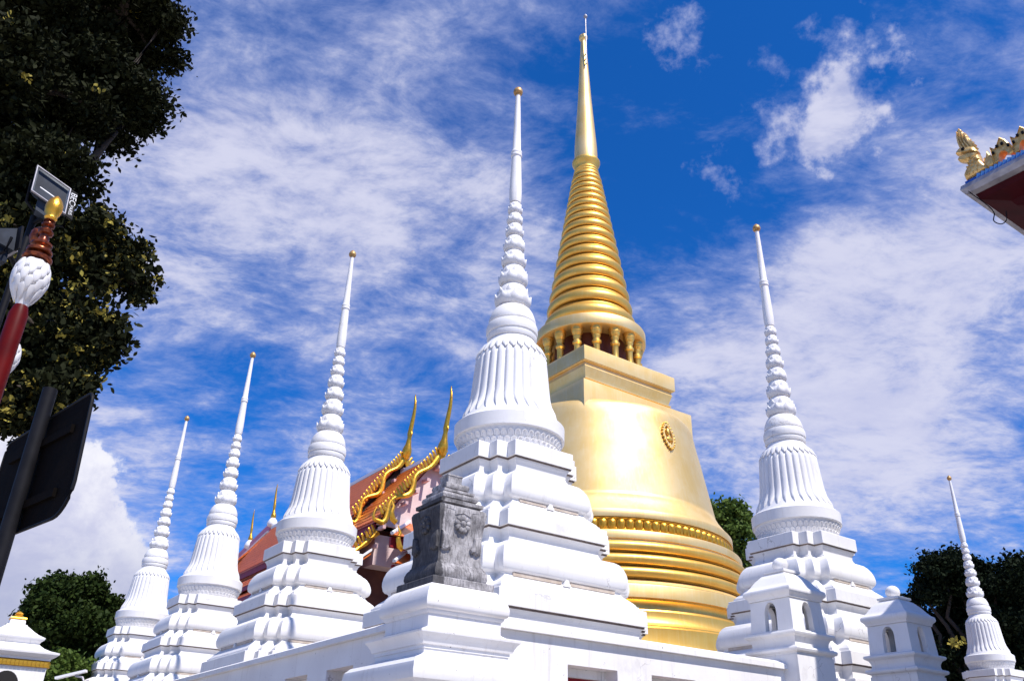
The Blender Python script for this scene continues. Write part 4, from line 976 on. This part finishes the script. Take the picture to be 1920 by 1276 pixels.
m = MB(); m.tube([(-4.34, 6.36, 0), (-4.34, 6.36, EYE+4.5)], .03, 10); m.tube([(-4.34, 6.36, EYE+4.42), (-4.16, 6.31, EYE+4.5)], .02, 8); m.tube([(-4.34, 6.36, EYE+3.95), (-4.32, 6.2, EYE+3.97)], .02, 8)
tag(m.build('floodlight_pole', BLACK, None, 60), 'thin dark pole behind the lamp post carrying both floodlights', 'pole')

# ------------------------------------------------------------------ traffic-style sign seen from behind
sg = empty('road_sign', (-2.245, 3.90, 0), math.atan2(-math.cos(R(-48)), -math.sin(R(-48)))); tag(sg, 'black sign panel on a post, seen from behind at the left edge', 'sign')
# local x points toward the near right end
pts = []; hw, z0, z1 = .50, 1.0, 1.545
for cx, cz, rr, a0 in ((hw-.14, z0+.14, .14, -90), (hw-.10+.0, z1-.02, .05, 0), (-hw+.06, z1-.06, .06, 90), (-hw+.14, z0+.14, .14, 180)):
    for k in range(7): a = R(a0+90*k/6); pts.append((cx+rr*math.cos(a)+.02, cz+rr*math.sin(a)))
m = MB(); m.rings([[(x, y, z+EYE) for x, z in pts] for y in (-.006, .0)]); o = m.build('panel', SIGNB, sg, 30); finish_mesh_recalc(o)
m = MB()
for k in range(len(pts)):
    pass
m.tube([(x, -.003, z+EYE) for x, z in pts+[pts[0]]], .008, 6); m.build('rim', BLACK, sg, 60)
m = MB(); m.lathe([(.036, 0), (.034, 1.70+EYE)], 14, (.02, -.045)); m.build('post', BLACK, sg, 50)
for z in (1.12, 1.42):
    m = MB(); m.box(-.34, .36, -.022, -.007, z+EYE-.02, z+EYE+.02); m.build('bracket', SIGNB, sg, 0)

# ------------------------------------------------------------------ trees
def leaf_cloud(name, mat, parent, clusters, per, size, seed, spread, droop=.3):
    """clusters: Nx3 centres; joined leaf-sized faces"""
    rng = np.random.default_rng(seed); C = np.asarray(clusters); n = len(C)*per
    c = np.repeat(C, per, 0) + rng.normal(size=(n, 3))*spread
    d = rng.normal(size=(n, 3)); d[:, 2] -= droop; d /= np.linalg.norm(d, axis=1)[:, None]
    r = rng.normal(size=(n, 3)); s = np.cross(d, r); s /= np.linalg.norm(s, axis=1)[:, None]; nn = np.cross(d, s)
    L = size*(.6+.8*rng.random(n))[:, None]; Wt = L*.27
    v = np.empty((n, 6, 3))
    v[:, 0] = c-d*L*.5; v[:, 1] = c-d*L*.12+s*Wt+nn*L*.05; v[:, 2] = c+d*L*.22+s*Wt*.8+nn*L*.05; v[:, 3] = c+d*L*.5; v[:, 4] = c+d*L*.22-s*Wt*.8+nn*L*.05; v[:, 5] = c-d*L*.12-s*Wt+nn*L*.05
    me = bpy.data.meshes.new(name); nv = n*6
    me.vertices.add(nv); me.vertices.foreach_set('co', v.reshape(-1))
    me.loops.add(n*8); me.polygons.add(n*2)
    b = (np.arange(n)*6)[:, None]
    idx = np.concatenate([b+np.array([0, 1, 2, 3]), b+np.array([0, 3, 4, 5])], 1).reshape(-1)
    me.loops.foreach_set('vertex_index', idx.astype(np.int32)); me.polygons.foreach_set('loop_start', np.arange(n*2, dtype=np.int32)*4)
    me.materials.append(mat); me.update(calc_edges=True); me.validate()
    o = bpy.data.objects.new(name, me); COL.objects.link(o); o.parent = parent
    return o
def limb(m, a, b, r0, r1, rng, n=6, wob=.08):
    a, b = Vector(a), Vector(b); L = (b-a).length; pts = []; rad = []
    for i in range(n+1):
        t = i/n; p = a.lerp(b, t)
        if 0 < i < n: p += Vector(rng.normal(size=3))*L*wob*.4
        p.z += math.sin(t*math.pi)*L*.06; pts.append(p); rad.append(r0+(r1-r0)*t)
    m.tube(pts, rad, 7); return pts
def tree(name, label, base, blobs, leaf, size, nclust, per, seed, spread, trunk_r=.25, sparse=.45, sunlit=None, sunlit_mat=None, fork=.45):
    """blobs: (x,y,z,r[,flat]) in world; the crown grows on twigs reaching into every blob"""
    rng = np.random.default_rng(seed); root = empty(name, base); tag(root, label, 'tree')
    B = Vector(base); m = MB(); cen = Vector(np.mean([b[:3] for b in blobs], 0)); fk = Vector((B.x+(cen.x-B.x)*.3, B.y+(cen.y-B.y)*.3, B.z+(cen.z-B.z)*fork))
    limb(m, (0, 0, 0), fk-B, trunk_r, trunk_r*.65, rng, 7, .03)
    cl = []; yc = []
    vol = sum(b[3]**2 for b in blobs)
    for b in blobs:
        c = Vector(b[:3]); r = b[3]; fl = b[4] if len(b) > 4 else .8
        limb(m, fk-B, c-B, trunk_r*.45, trunk_r*.12, rng, 6, .07)
        nc = int(nclust*r*r/vol)
        ns = 13
        sd_ = rng.normal(size=(ns, 3)); sd_ /= np.linalg.norm(sd_, axis=1)[:, None]
        sc_ = np.array(c)+sd_*(r*(.45+.45*rng.random(ns)))[:, None]*np.array([1, 1, fl]); sr_ = r*(.26+.22*rng.random(ns))
        k_ = rng.integers(0, ns, nc)
        d = rng.normal(size=(nc, 3)); d /= np.linalg.norm(d, axis=1)[:, None]
        p = sc_[k_]+d*(sr_[k_]*(sparse+(1-sparse)*rng.random(nc)**.5))[:, None]*np.array([1.1, 1.1, .62])
        for q in p[::max(1, nc//14)]: limb(m, c-B, Vector(q)-B, trunk_r*.13, .012, rng, 4, .08)
        cl.append(p-np.array(B))
        if sunlit:
            sel = rng.random(nc) < sunlit(b)
            yc.append((p+d*.05-np.array(B))[sel])
    m.build('trunk', BARK, root, 60)
    leaf_cloud('crown', leaf, root, np.concatenate(cl), per, size, seed, spread)
    if sunlit:
        y = np.concatenate(yc)
        if len(y): leaf_cloud('sunlit_leaves', sunlit_mat, root, y, 9, size*.9, seed+1, spread*.5, -.3)  # extra leaves whose yellow colour stands for sun on the crown
    return root
# camera-ray helper used only to read plausible positions off the photograph's directions
def at(px, py, t):
    f_ = 1603.85
    d = fw + rt2*((px-960)/f_) + up2*((638-py)/f_)
    d = d*(t/math.hypot(d.x, d.y)); return (d.x, d.y, d.z+EYE)
def blob(px, py, rpx, t, flat=.8):
    x, y, z = at(px, py, t); D_ = math.sqrt(x*x+y*y+(z-EYE)**2); return (x, y, z, rpx*D_/1700, flat)
big_blobs = [blob(110, 40, 150, 13.5), blob(235, 30, 105, 13.0), blob(40, 170, 140, 12.5), blob(190, 180, 100, 13.2), blob(255, 205, 55, 13.0), blob(310, 40, 42, 12.8), blob(150, 210, 50, 12.8),
             blob(0, 330, 72, 12.5), blob(90, 345, 28, 13.2), blob(60, 470, 105, 12.0), blob(180, 470, 78, 12.2), blob(235, 520, 48, 11.9), blob(60, 610, 120, 11.6), blob(165, 610, 66, 11.8), blob(30, 730, 76, 11.2), blob(110, 720, 48, 11.4), blob(130, 690, 55, 11.5), blob(50, 780, 55, 11.2), blob(180, 650, 42, 11.6),
             blob(-90, 300, 200, 13), blob(-80, 560, 170, 12.5), blob(-60, 20, 180, 14), blob(60, -140, 180, 14), blob(220, -100, 120, 13.5)]
tree('large_tree', 'large dark broadleaf tree overhanging the upper left, with leaves painted sunlit yellow', (-11.5, 11.0, 0), big_blobs, LEAF_D, .095, 17000, 18, 3, .085, .42, .2,
     sunlit=lambda b: .34 if b[2]-EYE < 6.9 else .012, sunlit_mat=LEAF_Y)
def blobs_at(lst, t): return [blob(a, b, c, t+d_, .75) for a, b, c, d_ in lst]
tl = blobs_at([(115, 1120, 48, 0), (165, 1130, 52, 1), (85, 1160, 42, -1), (140, 1190, 70, 0), (195, 1185, 44, 1), (70, 1145, 18, -1), (45, 1160, 14, 0), (110, 1230, 70, 1), (180, 1240, 60, 0), (100, 1100, 22, 0), (170, 1100, 26, 0)], 44)
x, y, z = at(150, 1300, 44); tree('leafy_tree', 'dark green leafy tree behind the small shrine, lower left', (x, y, 0), tl, LEAF_M, .20, 6500, 14, 11, .17, .3, .35)
bl = blobs_at([(110, 1245, 26, 0), (130, 1262, 34, 1), (90, 1275, 40, 0)], 30)
x, y, z = at(110, 1330, 30); tree('bush', 'bright green bush between the shrine and the leftmost chedi', (x, y, 0), bl, LEAF_L, .13, 1400, 13, 12, .10, .12, .3)
tc_ = blobs_at([(1345, 965, 32, 0), (1378, 955, 26, 0), (1400, 985, 24, 1), (1370, 1000, 36, 0), (1398, 1030, 28, 0), (1405, 1065, 28, 0), (1350, 1040, 40, 1)], 46)
x, y, z = at(1380, 1200, 46); tree('sparse_tree', 'open-crowned green tree seen between the golden stupa and the right chedi', (x, y, 0), tc_, LEAF_L, .24, 700, 13, 13, .18, .2, .3, fork=.7)
tr_ = blobs_at([(1760, 1070, 44, 0), (1790, 1062, 40, 1), (1735, 1105, 30, 0), (1715, 1120, 18, 0), (1830, 1080, 46, 2), (1880, 1090, 60, 0), (1800, 1130, 70, 3), (1860, 1160, 80, 1), (1780, 1200, 70, 2), (1760, 1250, 60, 1), (1900, 1200, 90, 2), (1830, 1250, 90, 3), (1940, 1110, 70, 0), (1900, 1280, 90, 2)], 50)
x, y, z = at(1850, 1300, 50)
tt = tree('spreading_tree', 'wide dark spreading tree behind the distant right chedi', (x, y, 0), tr_, LEAF_B, .20, 9500, 14, 14, .18, .45, .35)
yl = np.array([np.array(at(1796+3*random.uniform(-3, 3), 1204+3*random.uniform(-2.2, 2.2), 46))-np.array((x, y, 0)) for _ in range(5)])
leaf_cloud('yellow_leaves', LEAF_Y, tt, yl, 6, .26, 5, .10)

# ------------------------------------------------------------------ street light, lower left
x, y, z = at(128, 1262, 27)
st = empty('street_light', (x+.5, y, 0)); tag(st, 'slim white street light poking out of the bush at lower left', 'street light')
m = MB(); m.tube([(0, 0, 0), (0, 0, z-.25), (-.1, 0, z-.08), (-.3, 0, z-.05)], .03, 8); m.build('pole', LEDGE, st, 60)
m = MB(); m.bbox((-.42, 0, z-.02), (.38, 0, .10), (0, .07, 0), (-.008, 0, .03)); m.build('lamp_head', LAMPW, st, 0)
